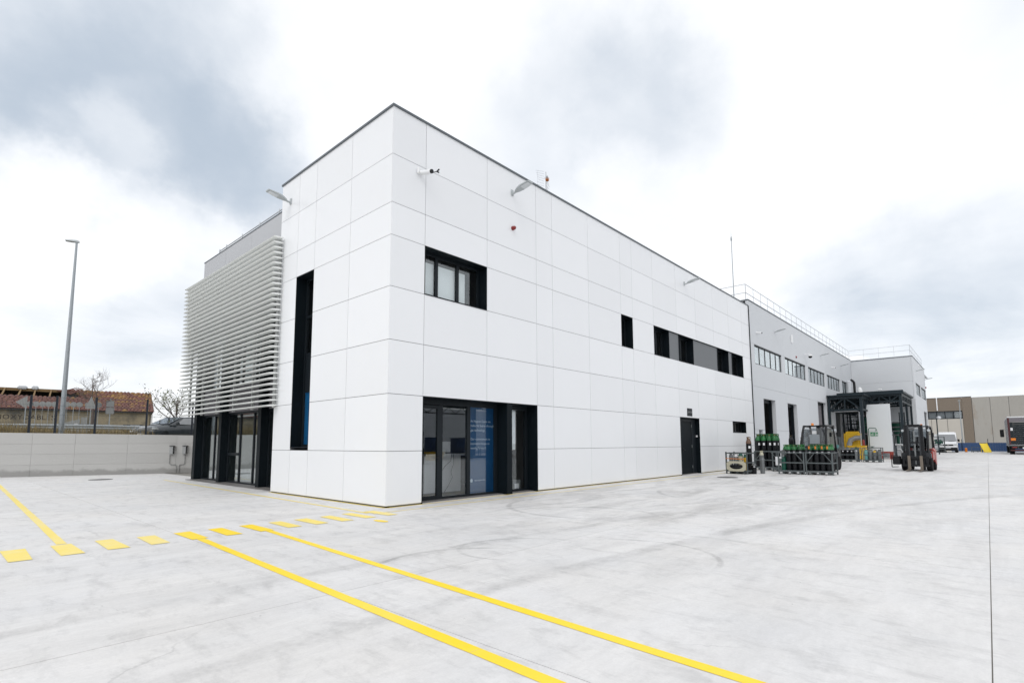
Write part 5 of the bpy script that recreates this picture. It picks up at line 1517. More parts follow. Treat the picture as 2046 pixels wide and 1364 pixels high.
for s_ in (-0.40, 0.28):
    MB().bar((-0.9, s_, 0.10), (0.75, s_+0.38, 1.18), 0.05, 0.10).build('side_rail', M['ramp'], rp)
MB().bar((0.70, 0.1, 0.0), (0.70, 0.1, 1.05), 0.06).bar((0.70, 0.55, 0.0), (0.70, 0.55, 1.05), 0.06).build('prop', M['ramp'], rp)
bl = thing('yellow_bollard', 'short yellow bollard beside the white van', 'bollard', (86.5, -7.42, 0))
MB().lathe([(0.13, 0), (0.13, 0.52), (0.09, 0.56), (0.01, 0.57)], n=14).build('post', M['amber'], bl, smooth=40)
MB().lathe([(0.18, 0), (0.18, 0.02)], n=14).build('base', M['iron'], bl)
cg2 = cage((85.5, -8.6, 0), 0, 'empty low grey cage between the bollard and the yellow ramp', w=1.3, d=0.8, h=0.68, braces=False, mid=0.3)
sl = thing('street_lamp', 'slim grey street lamp in front of the far brown warehouse', 'street lamp', (88.4, -7.1, 0))
MB().tube([(0, 0, 0.0), (0, 0, 7.0)], 0.085, 10, 0.045).build('pole', M['polegrey'], sl, smooth=60)
MB().rbox(-0.35, -0.14, 6.98, 0.35, 0.14, 7.08, 0.03).build('head', M['lumgrey'], sl)
MB().lathe([(0.16, 0), (0.16, 0.03)], n=12).build('base_plate', M['polegrey'], sl)
hr = thing('hose_rack', 'grey tubular rack hung with green hoses beside the van', 'rack', (78.6, -5.05, 0))
for y in (-0.55, 0.55):
    for x in (0, 0.7):
        MB().tube([(x, y, 0), (x, y, 2.0)], 0.04, 8).build('post', M['galv'], hr)
for z in (0.5, 1.0, 1.45, 2.0):
    MB().tube([(0, -0.55, z), (0, 0.55, z)], 0.035, 8).tube([(0.7, -0.55, z), (0.7, 0.55, z)], 0.035, 8).build('crossbar', M['galv'], hr)
rr = random.Random(5)
hm = thing('green_hose', 'tangled dark green hoses piled in the tubular rack', 'hose', (78.6, -5.05, 1.0))
for k in range(5):
    pts = []
    for q in range(13):
        t_ = q/12*2*PI
        pts.append((0.35+0.25*math.sin(t_+k), -0.38+0.76*q/12, 0.08+0.08*k+0.10*math.sin(t_*1.5+k*1.3)+0.1))
    MB().tube(pts, 0.075, 7).build('coil', M['cyldarkgreen'], hm, smooth=50)
wbx = thing('white_tank', 'white plastic tank glimpsed behind the hose rack', 'tank', (84.0, -4.9, 0))
MB().rbox(-0.5, -0.55, 0.15, 0.5, 0.55, 2.4, 0.08).build('tank_body', M['whiteplastic'], wbx)
MB().box(-0.55, -0.6, 0.0, 0.55, 0.6, 0.15).build('pallet', M['galv'], wbx)
wlp = thing('wall_lamp', 'dark lamp post with a silver globe by the wing edge', 'lamp', (68.2, -5.6, 0))
MB().tube([(0, 0, 0), (0, 0, 4.0)], 0.06, 8, 0.05).build('pole', M['steel'], wlp)
MB().lathe([(0.05, -0.2), (0.2, -0.1), (0.22, 0.0), (0.15, 0.12), (0.02, 0.17)], (0, -0.2, 4.05), 12).tube([(0, 0, 4.0), (0, -0.2, 4.2)], 0.03, 6).build('globe', M['rail'], wlp, smooth=50)

# ================================================================ LEFT: RETAINING WALL AND WHAT STANDS ABOVE IT
A0 = Vector((-4.6, 21.90, 0)); DV = Vector((6.6, -2.62, 0)).normalized(); NV = Vector((2.62, 6.6, 0)).normalized()
WA = math.atan2(DV.y, DV.x)
def at(s, off, z=0.0):
    """point s metres along the wall (to the right) and off metres behind its face"""
    p = A0 + DV*s + NV*off
    return Vector((p.x, p.y, z))
def pix(px, py, off):
    """where a photo pixel's ray meets the vertical plane off metres behind the wall face"""
    d = ray(px, py)
    k = NV.dot(A0+NV*off-EYE)/NV.dot(d)
    p = EYE + d*k
    return DV.dot(p-A0), p.z
def wallmat():
    m = mat('shuttered_concrete', (0.47, 0.465, 0.45), 0.8, var=0.07, scale=1.3, rand=0.07, bump=0.25, bscale=25, stretch=(0.4, 1, 1.4))
    t = m.node_tree
    b = t.nodes['Principled BSDF']
    src = b.inputs['Base Color'].links[0].from_socket
    g = nd(t, 'ShaderNodeNewGeometry')
    sp = nd(t, 'ShaderNodeSeparateXYZ')
    t.links.new(g.outputs['Position'], sp.inputs[0])
    n = nd(t, 'ShaderNodeTexNoise', i_Scale=1.7, i_Detail=7.0, i_Roughness=0.65)
    t.links.new(g.outputs['Position'], n.inputs['Vector'])
    h = math_node(t, 'SUBTRACT', sp.outputs[2], math_node(t, 'MULTIPLY', n.outputs[0], 0.55))
    mr = nd(t, 'ShaderNodeMapRange')
    mr.inputs['From Min'].default_value = 0.02; mr.inputs['From Max'].default_value = -0.10
    mr.inputs['To Min'].default_value = 0.0; mr.inputs['To Max'].default_value = 0.8
    t.links.new(h, mr.inputs['Value'])
    mm = nd(t, 'ShaderNodeMix', data_type='RGBA')
    t.links.new(mr.outputs[0], mm.inputs['Factor']); t.links.new(src, mm.inputs['A'])
    mm.inputs['B'].default_value = (0.27, 0.265, 0.255, 1)
    t.links.new(mm.outputs['Result'], b.inputs['Base Color'])
    return m
M['shuttered'] = wallmat()
rw = thing('retaining_wall', 'long pale board-marked concrete retaining wall on the left', 'wall', tuple(A0), WA)
edges = [-34, -28, -22, -16, -10, -6.0, -4.1, -2.0, 1.05, 2.55, 4.5, 6.45, 9.0, 11.6]
rz_ = [0.0, 0.50, 0.97, 1.42, 1.93]
rr = random.Random(8)
for i in range(len(edges)-1):
    for j in range(4):
        dy = rr.uniform(-0.003, 0.003)
        zt0 = rz_[j+1]
        top0 = zt0 if j < 3 else 1.965-0.0145*(edges[i]+4.0)*0.9
        top1 = zt0 if j < 3 else 1.965-0.0145*(edges[i+1]+4.0)*0.9
        x0, x1 = edges[i]+0.003, edges[i+1]-0.003
        vs = [(x0, dy, rz_[j]+0.003), (x1, dy, rz_[j]+0.003), (x1, 0.22, rz_[j]+0.003), (x0, 0.22, rz_[j]+0.003), (x0, dy, top0-0.003), (x1, dy, top1-0.003), (x1, 0.22, top1-0.003), (x0, 0.22, top0-0.003)]
        MB().add(vs, [(0, 3, 2, 1), (4, 5, 6, 7), (0, 1, 5, 4), (1, 2, 6, 5), (2, 3, 7, 6), (3, 0, 4, 7)]).build('shutter_panel', M['shuttered'], rw)
MB().box(-34, 0.02, 0.0, 11.6, 0.20, 1.75).build('wall_core', M['shuttered'], rw)

# land behind the wall
M['bank'] = mat('dry_bank', (0.20, 0.165, 0.09), 0.95, var=0.35, scale=1.5, bump=0.4, bscale=20)
M['asphalt'] = mat('asphalt', (0.075, 0.075, 0.077), 0.9, var=0.12, scale=3)
m = MB()
ss = [-120, -60, -34, -12, -6, -3, 0, 3, 6, 9, 11.6]
oo = [0.21, 1.0, 2.5, 5, 8, 11, 20, 60, 300]
def bank_z(s, o):
    left = min(1, max(0, (1.5-s)/5))
    return 1.50 + left*(0.33 + 0.12*min(1, o/3)) + min(o, 60)*0.004
for s in ss:
    for o in oo:
        m.v.append(at(s, o, bank_z(s, o))[:])
no = len(oo)
for i in range(len(ss)-1):
    for j in range(no-1):
        m.f.append((i*no+j, (i+1)*no+j, (i+1)*no+j+1, i*no+j+1))
b0 = m.build('bank', M['bank'])
tag(b0, 'dry grassy land held up behind the retaining wall', kind='structure')
m = MB()
for s in (-120, -34, 0, 9, 11.4):
    for o in (11.5, 19):
        m.v.append((at(s, o, bank_z(s, o)+0.012))[:])
for i in range(4):
    m.f.append((2*i, 2*i+2, 2*i+3, 2*i+1))
rd = m.build('road', M['asphalt'])
tag(rd, 'asphalt road running past the old tiled building', kind='structure')

# tall dry grass along the top of the wall
M['drygrass'] = mat('dry_grass', (0.25, 0.185, 0.075), 0.9, var=0.5, scale=1.1)
M['greengrass'] = mat('green_grass', (0.13, 0.135, 0.045), 0.9, var=0.4, scale=1.3)
def grass(name, label, n, s0, s1, o0, o1, h0, h1, mt, seed):
    rr = random.Random(seed)
    m = MB()
    for _ in range(n):
        s, o = rr.uniform(s0, s1), rr.uniform(o0, o1)
        if rr.random() < (s-s0)/(s1-s0)*0.65: continue
        clump = 0.55+0.45*math.sin(s*2.1+o*1.3)*math.sin(s*0.7-o*2.2)
        p = at(s, o, bank_z(s, o)-0.02)
        h = rr.uniform(h0, h1)*(0.6+0.5*clump)
        a = rr.uniform(0, 2*PI)
        lean = Vector((math.cos(a), math.sin(a), 0))*h*rr.uniform(0.1, 0.5)
        w = Vector((-math.sin(a), math.cos(a), 0))*rr.uniform(0.006, 0.014)
        k = len(m.v)
        m.v += [(p-w)[:], (p+w)[:], (p+lean*0.4+w*0.7+Vector((0, 0, h*0.6)))[:], (p+lean*0.4-w*0.7+Vector((0, 0, h*0.6)))[:], (p+lean+Vector((0, 0, h)))[:]]
        m.f += [(k, k+1, k+2, k+3), (k+3, k+2, k+4)]
    me = bpy.data.meshes.new(name)
    me.from_pydata(m.v, [], m.f)
    me.materials.append(mt)
    o = bpy.data.objects.new(name, me)
    C.objects.link(o)
    tag(o, label, 'grass', kind='stuff')
grass('dry_grass', 'tall dry straw-coloured grass growing along the top of the wall', 26000, -14, 5.2, 0.35, 9, 0.4, 0.95, M['drygrass'], 1)
grass('green_grass', 'green grass tufts among the dry grass above the wall', 5000, -14, 2.5, 0.3, 4, 0.2, 0.5, M['greengrass'], 2)

# fence on top of the wall: posts and welded mesh panels
fn = thing('mesh_fence', 'dark welded mesh fence with posts on top of the retaining wall', 'fence', tuple(at(0, 0.12, 0)), WA)
posts = [-13.2, -10.6, -8.1, -5.6, -3.1, -1.2, 0.86, 1.76, 3.19, 5.15, 7.02, 9.4]
for p in posts:
    zb = 1.92-0.013*(p+4)*0.9
    MB().box(p-0.035, -0.03, zb, p+0.035, 0.03, zb+1.72).box(p-0.08, -0.05, zb-0.01, p+0.08, 0.05, zb+0.012).build('post', M['fencepost'], fn)
for i in range(len(posts)-1):
    m = MB()
    a, b_ = posts[i], posts[i+1]
    zb = 1.97-0.013*(a+4)*0.9
    n = max(6, int((b_-a)/0.05))
    for k in range(1, n):
        x = a+(b_-a)*k/n
        m.box(x-0.003, -0.003, zb, x+0.003, 0.003, zb+1.62)
    for z in (0.03, 0.42, 0.82, 1.22, 1.60):
        m.box(a+0.035, -0.005, zb+z-0.004, b_-0.035, 0.005, zb+z+0.004)
    m.build('mesh_panel', M['wire'], fn)

# lamp column
s_, z_ = pix(122, 860, 1.2)
lp = thing('street_lamp', 'tall tapering grey street lamp column behind the retaining wall', 'street lamp', tuple(at(s_, 1.2, bank_z(s_, 1.2))), WA)
zt = pix(154, 484, 1.2)[1]-bank_z(s_, 1.2)
MB().tube([(0, 0, 0), (0, 0, zt)], 0.115, 12, 0.045).build('pole', M['polegrey'], lp, smooth=60)
MB().box(-0.17, -0.17, 0, 0.17, 0.17, 0.03).build('base_plate', M['polegrey'], lp)
def sec(x, w, z, h):
    return [(x, -w, z), (x, -w*0.7, z+h), (x, w*0.7, z+h), (x, w, z), (x, w*0.8, z-0.02), (x, -w*0.8, z-0.02)]
MB().loft([sec(0.10, 0.05, zt, 0.06), sec(0.0, 0.07, zt, 0.09), sec(-0.2, 0.13, zt+0.0, 0.07), sec(-0.42, 0.10, zt+0.01, 0.025)]).build('lamp_head', M['lumgrey'], lp, smooth=35)

# electric chargers with their conduits
ch = []
for k, (x0, lb) in enumerate(((1.14, 'left one of two grey wall chargers on the retaining wall'), (1.63, 'right one of two grey wall chargers on the retaining wall'))):
    s = DV.dot(Vector((x0+0.02, 21.9-0.397*(x0+4.6), 0))-A0)
    t = thing('wall_charger', lb, 'charger', tuple(at(s, 0, 0)), WA, 'wall chargers')
    MB().rbox(-0.02, -0.14, 0.90, 0.16, -0.006, 1.30, 0.025).build('case', M['charger'], t, smooth=40)
    MB().box(0.125, -0.145, 0.93, 0.163, -0.05, 1.27).build('socket_panel', M['black'], t)
    MB().box(-0.03, -0.17, 1.30, 0.20, -0.003, 1.32).build('rain_cover', M['black'], t)
    sx = 0.0 if k == 0 else 0.10
    d_ = 0.30 if k == 0 else -0.22
    MB().tube([(sx, -0.03, 0.92), (sx, -0.03, 0.46), (sx+d_*0.2, -0.03, 0.41), (sx+d_*0.85, -0.03, 0.41), (sx+d_, -0.03, 0.36), (sx+d_, -0.03, 0.03)], 0.014, 6).build('conduit', M['conduit'], t)

# guard rail beside the road
gr = thing('guard_rail', 'galvanised crash barrier beside the road above the wall', 'guard rail', tuple(at(0, 10.5, 0)), WA)
prof = [(0.0, -0.15), (-0.05, -0.10), (-0.05, -0.05), (0.0, 0.0), (-0.05, 0.05), (-0.05, 0.10), (0.0, 0.15), (0.012, 0.15), (0.012, -0.15)]
zA, zB = bank_z(-10, 10.5)+0.58, bank_z(9, 10.5)+0.66
MB().loft([[(-30, y, zA+z) for y, z in prof], [(1, y, (zA+zB)/2+0.08+z) for y, z in prof], [(16, y, zB+z) for y, z in prof]]).build('beam', M['polegrey'], gr)
for k in range(17):
    s = -28+k*2.6
    MB().box(s-0.05, 0.02, bank_z(s, 10.5)-0.1, s+0.05, 0.12, bank_z(s, 10.5)+0.78).build('post', M['polegrey'], gr)

# road signs seen from behind
def round_sign(px, py, off, label, r=0.30):
    s, z = pix(px, py, off)
    g = bank_z(s, off)
    t = thing('road_sign', label, 'road sign', tuple(at(s, off, g)), WA, 'grey sign backs beyond the guard rail')
    MB().lathe([(r, 0), (r, 0.02)], (0, 0, z-g), 20, 'Y').build('disc', M['signback'], t)
    MB().box(-0.012, 0.02, 0, 0.012, 0.045, z-g+r*0.6).build('post', M['polegrey'], t)
ordn = ['first', 'second', 'third', 'fourth', 'fifth', 'sixth', 'seventh', 'eighth', 'ninth', 'tenth', 'eleventh']
for k, px in enumerate((60, 72, 85, 97, 109, 134, 147, 159, 176, 197)):
    round_sign(px, 806.5+0.016*(px-60), 15.0, ordn[k]+' round grey sign back from the left, beyond the guard rail', 0.18)
def tri_sign(px, py, off, label, flip):
    s, z = pix(px, py, off)
    g = bank_z(s, off)
    t = thing('warning_sign', label, 'road sign', tuple(at(s, off, g)), WA, 'triangular sign backs')
    if flip: poly = [(-0.40, 0, z-g), (0.18, 0, z-g+0.42), (0.18, 0, z-g-0.42)]
    else: poly = [(0, 0, z-g+0.42), (-0.30, 0, z-g-0.40), (0.30, 0, z-g-0.40)]
    MB().prism(poly, (0, 0.02, 0)).build('plate', M['signback'], t)
    MB().box(-0.025+(0.12 if flip else 0), 0.021, 0, 0.025+(0.12 if flip else 0), 0.06, z-g+0.3).build('post', M['polegrey'], t)
tri_sign(47, 803, 14.0, 'grey triangular sign back pointing left beyond the fence', True)
tri_sign(182, 804, 13.0, 'grey triangular sign back on a tall post beside the bare tree', False)
s, z = pix(220, 812, 14.5)
g = bank_z(s, 14.5)
t = thing('direction_sign', 'stacked grey rectangular sign back right of the bare tree', 'road sign', tuple(at(s, 14.5, g)), WA)
MB().rbox(-0.22, 0, z-g-0.02, 0.22, 0.02, z-g+0.42, 0.03, 1).rbox(-0.24, 0, z-g-0.50, 0.24, 0.02, z-g-0.06, 0.03, 1).build('plates', M['signback'], t)
MB().box(-0.03, 0.021, 0, 0.03, 0.07, z-g+0.55).build('post', M['polegrey'], t)

# old tiled building
OFF = 33.0
sR, zE = pix(304.8, 824.2, OFF)
_, zR_ = pix(282.8, 787.7, OFF+4)
ob = thing('old_building', 'derelict building with a broken red tile roof and stained walls', 'building', tuple(at(sR, OFF, 1.6)), -R(9))
EZ, RZ_ = zE-1.6, zR_-1.6+0.1
LEN, HD = 34.0, 4.6
M['oldwall'] = mat('stained_render', (0.34, 0.29, 0.20), 0.95, var=0.25, scale=0.9, dirt=((0.12, 0.11, 0.09), 0.55, 0.48, 0.66), bump=0.3, bscale=8)
M['tile'] = mat('red_roof_tile', (0.150, 0.066, 0.052), 0.9, var=0.3, scale=5, rand=0.3, dirt=((0.26, 0.155, 0.05), 2.6, 0.60, 0.68))
M['tileyellow'] = mat('lichen_roof_tile', (0.18, 0.085, 0.045), 0.9, var=0.3, scale=5, rand=0.3, dirt=((0.30, 0.185, 0.055), 3.2, 0.45, 0.60))
M['rawwood'] = mat('bare_timber', (0.20, 0.13, 0.06), 0.85, var=0.2)
M['letter'] = mat('painted_letter', (0.055, 0.045, 0.04), 0.9, var=0.2)
MB().box(-LEN, 0.0, 0, 0, 0.25, EZ).build('front_wall', M['oldwall'], ob)
MB().prism([(0, 0.0, 0), (0, 2*HD, 0), (0, 2*HD, EZ), (0, HD, RZ_-0.05), (0, 0.0, EZ)], (-0.25, 0, 0)).build('gable_wall', M['oldwall'], ob)
MB().box(-LEN, 2*HD-0.25, 0, 0, 2*HD, EZ).build('rear_wall', M['oldwall'], ob)
sl_ = math.hypot(HD, RZ_-EZ)
rr = random.Random(21)
roof = MB().box(-LEN, HD-0.08, RZ_-0.16, 0.1, HD+0.08, RZ_+0.02).build('roof', M['rawwood'], ob)
# underlay keeps the light out below the sound part of the roof
und = MB()
und.prism([(0.05, -0.30, EZ-0.02), (0.05, HD, RZ_-0.02), (0.05, HD, RZ_-0.08), (0.05, -0.30, EZ-0.08)], (-6.8, 0, 0))
und.prism([(-6.75, -0.30, EZ-0.02), (-6.75, HD*0.62, EZ+(RZ_-EZ)*0.62-0.02), (-6.75, HD*0.62, EZ+(RZ_-EZ)*0.62-0.08), (-6.75, -0.30, EZ-0.08)], (-LEN+6.75, 0, 0))
und.prism([(0.05, 2*HD+0.3, EZ-0.02), (0.05, HD, RZ_-0.02), (0.05, HD, RZ_-0.08), (0.05, 2*HD+0.3, EZ-0.08)], (-LEN, 0, 0))
und.build('roof_boarding', M['interior'], roof)
# tile courses: each course a strip of half-round tiles (too small to pick apart one by one)
def course(x0, x1, v0, v1, mt, name):
    m = MB()
    n = int((x1-x0)/0.26)
    for k in range(n):
        x = x0+(x1-x0)*(k+0.5)/n
        w = (x1-x0)/n*0.5
        z0, z1 = EZ+(RZ_-EZ)*v0, EZ+(RZ_-EZ)*v1
        y0, y1 = -0.32+(HD+0.32)*v0, -0.32+(HD+0.32)*v1
        jz = rr.uniform(-0.01, 0.02)
        vs = []
        for (y, z) in ((y0, z0), (y1, z1)):
            for (dx, dz) in ((-w, 0.02), (-w*0.55, 0.09), (0, 0.12), (w*0.55, 0.09), (w, 0.02)):
                vs.append((x+dx, y, z+dz+jz+(0.03 if y == y0 else 0)))
        m.add(vs, [(i, i+1, i+6, i+5) for i in range(4)] + [(4, 3, 2, 1, 0)])
    if not m.v: return
    o = m.build(name, mt, roof)
    o['kind'] = 'stuff'
NC = 12
for c_ in range(NC):
    v0, v1 = c_/NC, (c_+1.15)/NC
    x = 0.12
    while x > -LEN:
        L_ = rr.uniform(0.26, 1.0)
        x2 = max(-LEN, x-L_)
        lich = rr.random() < (0.55 if v0 > 0.55 else 0.25) and x > -6.4
        if not (x2 < -6.6 and v0 > 0.50):
            course(x2, x, v0, min(v1, 1.0), M['tileyellow'] if lich else M['tile'], 'tile_course')
        x = x2
for k in range(13):
    x = -6.9-k*1.1
    MB().bar((x, HD*0.50, EZ+(RZ_-EZ)*0.5), (x+rr.uniform(-0.1, 0.1), HD, RZ_-0.04), 0.11, 0.13).build('rafter', M['rawwood'], roof)
MB().bar((-LEN, HD*0.97, RZ_-0.14), (-6.5, HD*0.97, RZ_-0.16), 0.14, 0.22).bar((-LEN, HD*0.52, EZ+(RZ_-EZ)*0.53), (-6.5, HD*0.52, EZ+(RZ_-EZ)*0.53), 0.10, 0.12).build('purlin', M['rawwood'], roof)
for k in range(9):
    x = -6.5-0.15*k
    MB().bar((x, HD*(0.6+0.05*k), RZ_-0.5+0.05*k), (x+0.9, HD*(0.7+0.03*k), RZ_+0.25-0.06*abs(k-3)), 0.26, 0.05).build('loose_tile', M['tile'], roof)
MB().box(-LEN+3, HD-0.2, RZ_, -LEN+4.2, HD+0.2, RZ_+0.3).build('ridge_rubble', M['hall'], roof)
MB().rbox(-9.4, HD-0.4, RZ_-0.1, -8.9, HD+0.2, RZ_+0.25, 0.08).rbox(-10.4, HD-0.4, RZ_-0.1, -9.7, HD+0.2, RZ_+0.22, 0.08).build('ridge_rubble', M['hall'], roof)
# openings in the front wall: low wide window, shutters and a corrugated gate
wn = MB().box(-2.3, -0.03, 0.8, -0.75, 0.30, 1.75).build('window', M['interior'], ob)
MB().box(-1.75, -0.05, 1.0, -1.0, -0.032, 1.68).build('pale_sheet', M['paper'], wn)
gt_ = MB().box(-7.0, -0.5, 0.0, -6.9, -0.4, 2.2).build('yard_gate', M['signback'], ob)
for k in range(15):
    MB().box(-6.85+0.085*k, -0.46, 0.1, -6.85+0.085*k+0.075, -0.42, 1.75+0.03*k).build('gate_board', M['signback'], gt_)
for k in range(5):
    MB().box(-5.5+0.085*k, -0.42, 0.1, -5.5+0.085*k+0.075, -0.38, 2.35).build('gate_board', M['signback'], gt_)
MB().box(-5.95, -0.50, 1.45, -5.72, -0.47, 1.75).build('gate_notice', M['paper'], gt_)
MB().box(-5.0, -0.04, 1.45, -3.9, -0.02, 1.65).build('window_shutter', M['signback'], ob)
tx = text_mesh('painted_lettering', 'INOXYDABLES', M['letter'], ob, (-11.5, -0.012, 2.06), 0.60, (1, 0, 0), extrude=0.004, spacing=1.06)
MB().box(-0.1, -0.06, 0.5, 0.02, -0.01, EZ-0.2).build('downpipe', M['whiteplastic'], ob)

# ---------------------------------------------------------------- trees
def branch(m, p, d, L_, r, depth, rr, tips, spread=0.7, upb=0.15):
    n = 4
    pts = [p]
    q = p.copy()
    dd = d.copy()
    for k in range(n):
        dd = (dd + Vector((rr.uniform(-1, 1), rr.uniform(-1, 1), rr.uniform(-0.6, 1)))*0.16 + Vector((0, 0, upb*0.2))).normalized()
        q = q + dd*L_/n
        pts.append(q.copy())
    m.tube(pts, r, 6 if depth > 1 else 4, r*0.55)
    tips.append((pts[-1], dd))
    if depth == 0:
        tips += [(pts[2], dd)]
        return
    for k in range(rr.choice((3, 4)) if depth > 1 else 4):
        i = rr.randint(1, n)
        a = Vector((rr.uniform(-1, 1), rr.uniform(-1, 1), rr.uniform(-0.3, 0.9))).normalized()
        nd_ = (dd*(1-spread) + a*spread).normalized()
        branch(m, pts[i], nd_, L_*rr.uniform(0.5, 0.72), r*0.5, depth-1, rr, tips, spread, upb)
rr = random.Random(33)
s, _ = pix(182, 860, 14.0)
g = bank_z(s, 14)
zt = pix(182, 742, 14.0)[1]
bt = thing('bare_tree', 'small leafless tree behind the fence in front of the old roof', 'tree', tuple(at(s, 14.0, g)))
m = MB()
tips = []
H_ = zt-g
m.tube([(0, 0, 0), (0.03, 0, H_*0.28), (0.02, 0.02, H_*0.45)], 0.09, 8, 0.06)
tr_o = None
b2 = MB()
for (dx, top) in ((-0.12, 0.95), (0.20, 0.78)):
    b2.tube([(0.02, 0.02, H_*0.44), (dx*0.6, 0, H_*0.6), (dx, 0, H_*top)], 0.05, 6, 0.015)
    for k in range(9):
        z = H_*(0.48+(top-0.5)*k/9)
        a = Vector((rr.uniform(-1, 1), rr.uniform(-1, 1), rr.uniform(0.0, 0.5))).normalized()
        branch(b2, Vector((dx*min(1, (z/H_-0.44)*3), 0, z)), a, rr.uniform(0.6, 1.0), 0.016, 3, rr, tips, 0.6, 0.3)
m.build('trunk', M['bark'], bt, smooth=60)
b2.build('crown', M['bark'], bt, label='bare twiggy crown')

def leaf_tree(name, label, base, height, lean, seed, leaves, lm, size=0.06, depth=3):
    rr = random.Random(seed)
    t = thing(name, label, 'tree', tuple(base))
    m = MB()
    tips = []
    m.tube([(0, 0, -0.1), (lean.x*0.1, lean.y*0.1, height*0.2), (lean.x*0.3, lean.y*0.3, height*0.36)], 0.085, 8, 0.06)
    b2 = MB()
    for k in range(6):
        a = (lean*0.45 + Vector((rr.uniform(-1, 1), rr.uniform(-1, 1), rr.uniform(0.3, 1.2)))).normalized()
        branch(b2, Vector((lean.x*0.3, lean.y*0.3, height*(0.30+0.015*k))), a, height*0.36, 0.035, depth-1, rr, tips, 0.6, 0.35)
    m.build('trunk', M['bark'], t, smooth=60)
    b2.build('limbs', M['bark'], t)
    lv = MB()
    for p, d in tips:
        for q in range(leaves):
            c_ = p + Vector((rr.gauss(0, 1), rr.gauss(0, 1), rr.gauss(0, 0.8)))*height*0.03
            a = Vector((rr.uniform(-1, 1), rr.uniform(-1, 1), rr.uniform(-1, 1))).normalized()
            b_ = a.cross(Vector((rr.uniform(-1, 1), rr.uniform(-1, 1), rr.uniform(-1, 1)))).normalized()
            sz = size*rr.uniform(0.6, 1.3)
            k = len(lv.v)
            lv.v += [(c_-a*sz)[:], (c_+b_*sz*0.5)[:], (c_+a*sz)[:], (c_-b_*sz*0.5)[:]]
            lv.f.append((k, k+1, k+2, k+3))
    me = bpy.data.meshes.new('crown')
    me.from_pydata(lv.v, [], lv.f)
    me.materials.append(lm)
    o = bpy.data.objects.new('crown', me)
    C.objects.link(o)
    o.parent = t
    return t
s, _ = pix(362, 850, 7.0)
leaf_tree('young_tree', 'sparse young tree coming into yellow-green leaf behind the parked car', at(s, 7.0, bank_z(s, 7)), 3.6, Vector((-0.75, 0.3, 0.9)), 12, 3, M['leaf'], 0.055)
# bushes on the bank to the left, seen mirrored in the glazed bays
for k, (s, o, h) in enumerate(((-13.5, 5.0, 3.6), (-16.5, 6.0, 4.4), (-20.0, 5.0, 3.8), (-23.5, 6.5, 4.6), (-27.5, 6.0, 4.0))):
    leaf_tree('roadside_tree', ordn[k]+' leafy roadside tree on the bank beyond the left end of the fence', at(s, o, bank_z(s, o)), h, Vector((0, 0, 1)), 50+k, 12, M['bush'], 0.16, 3)

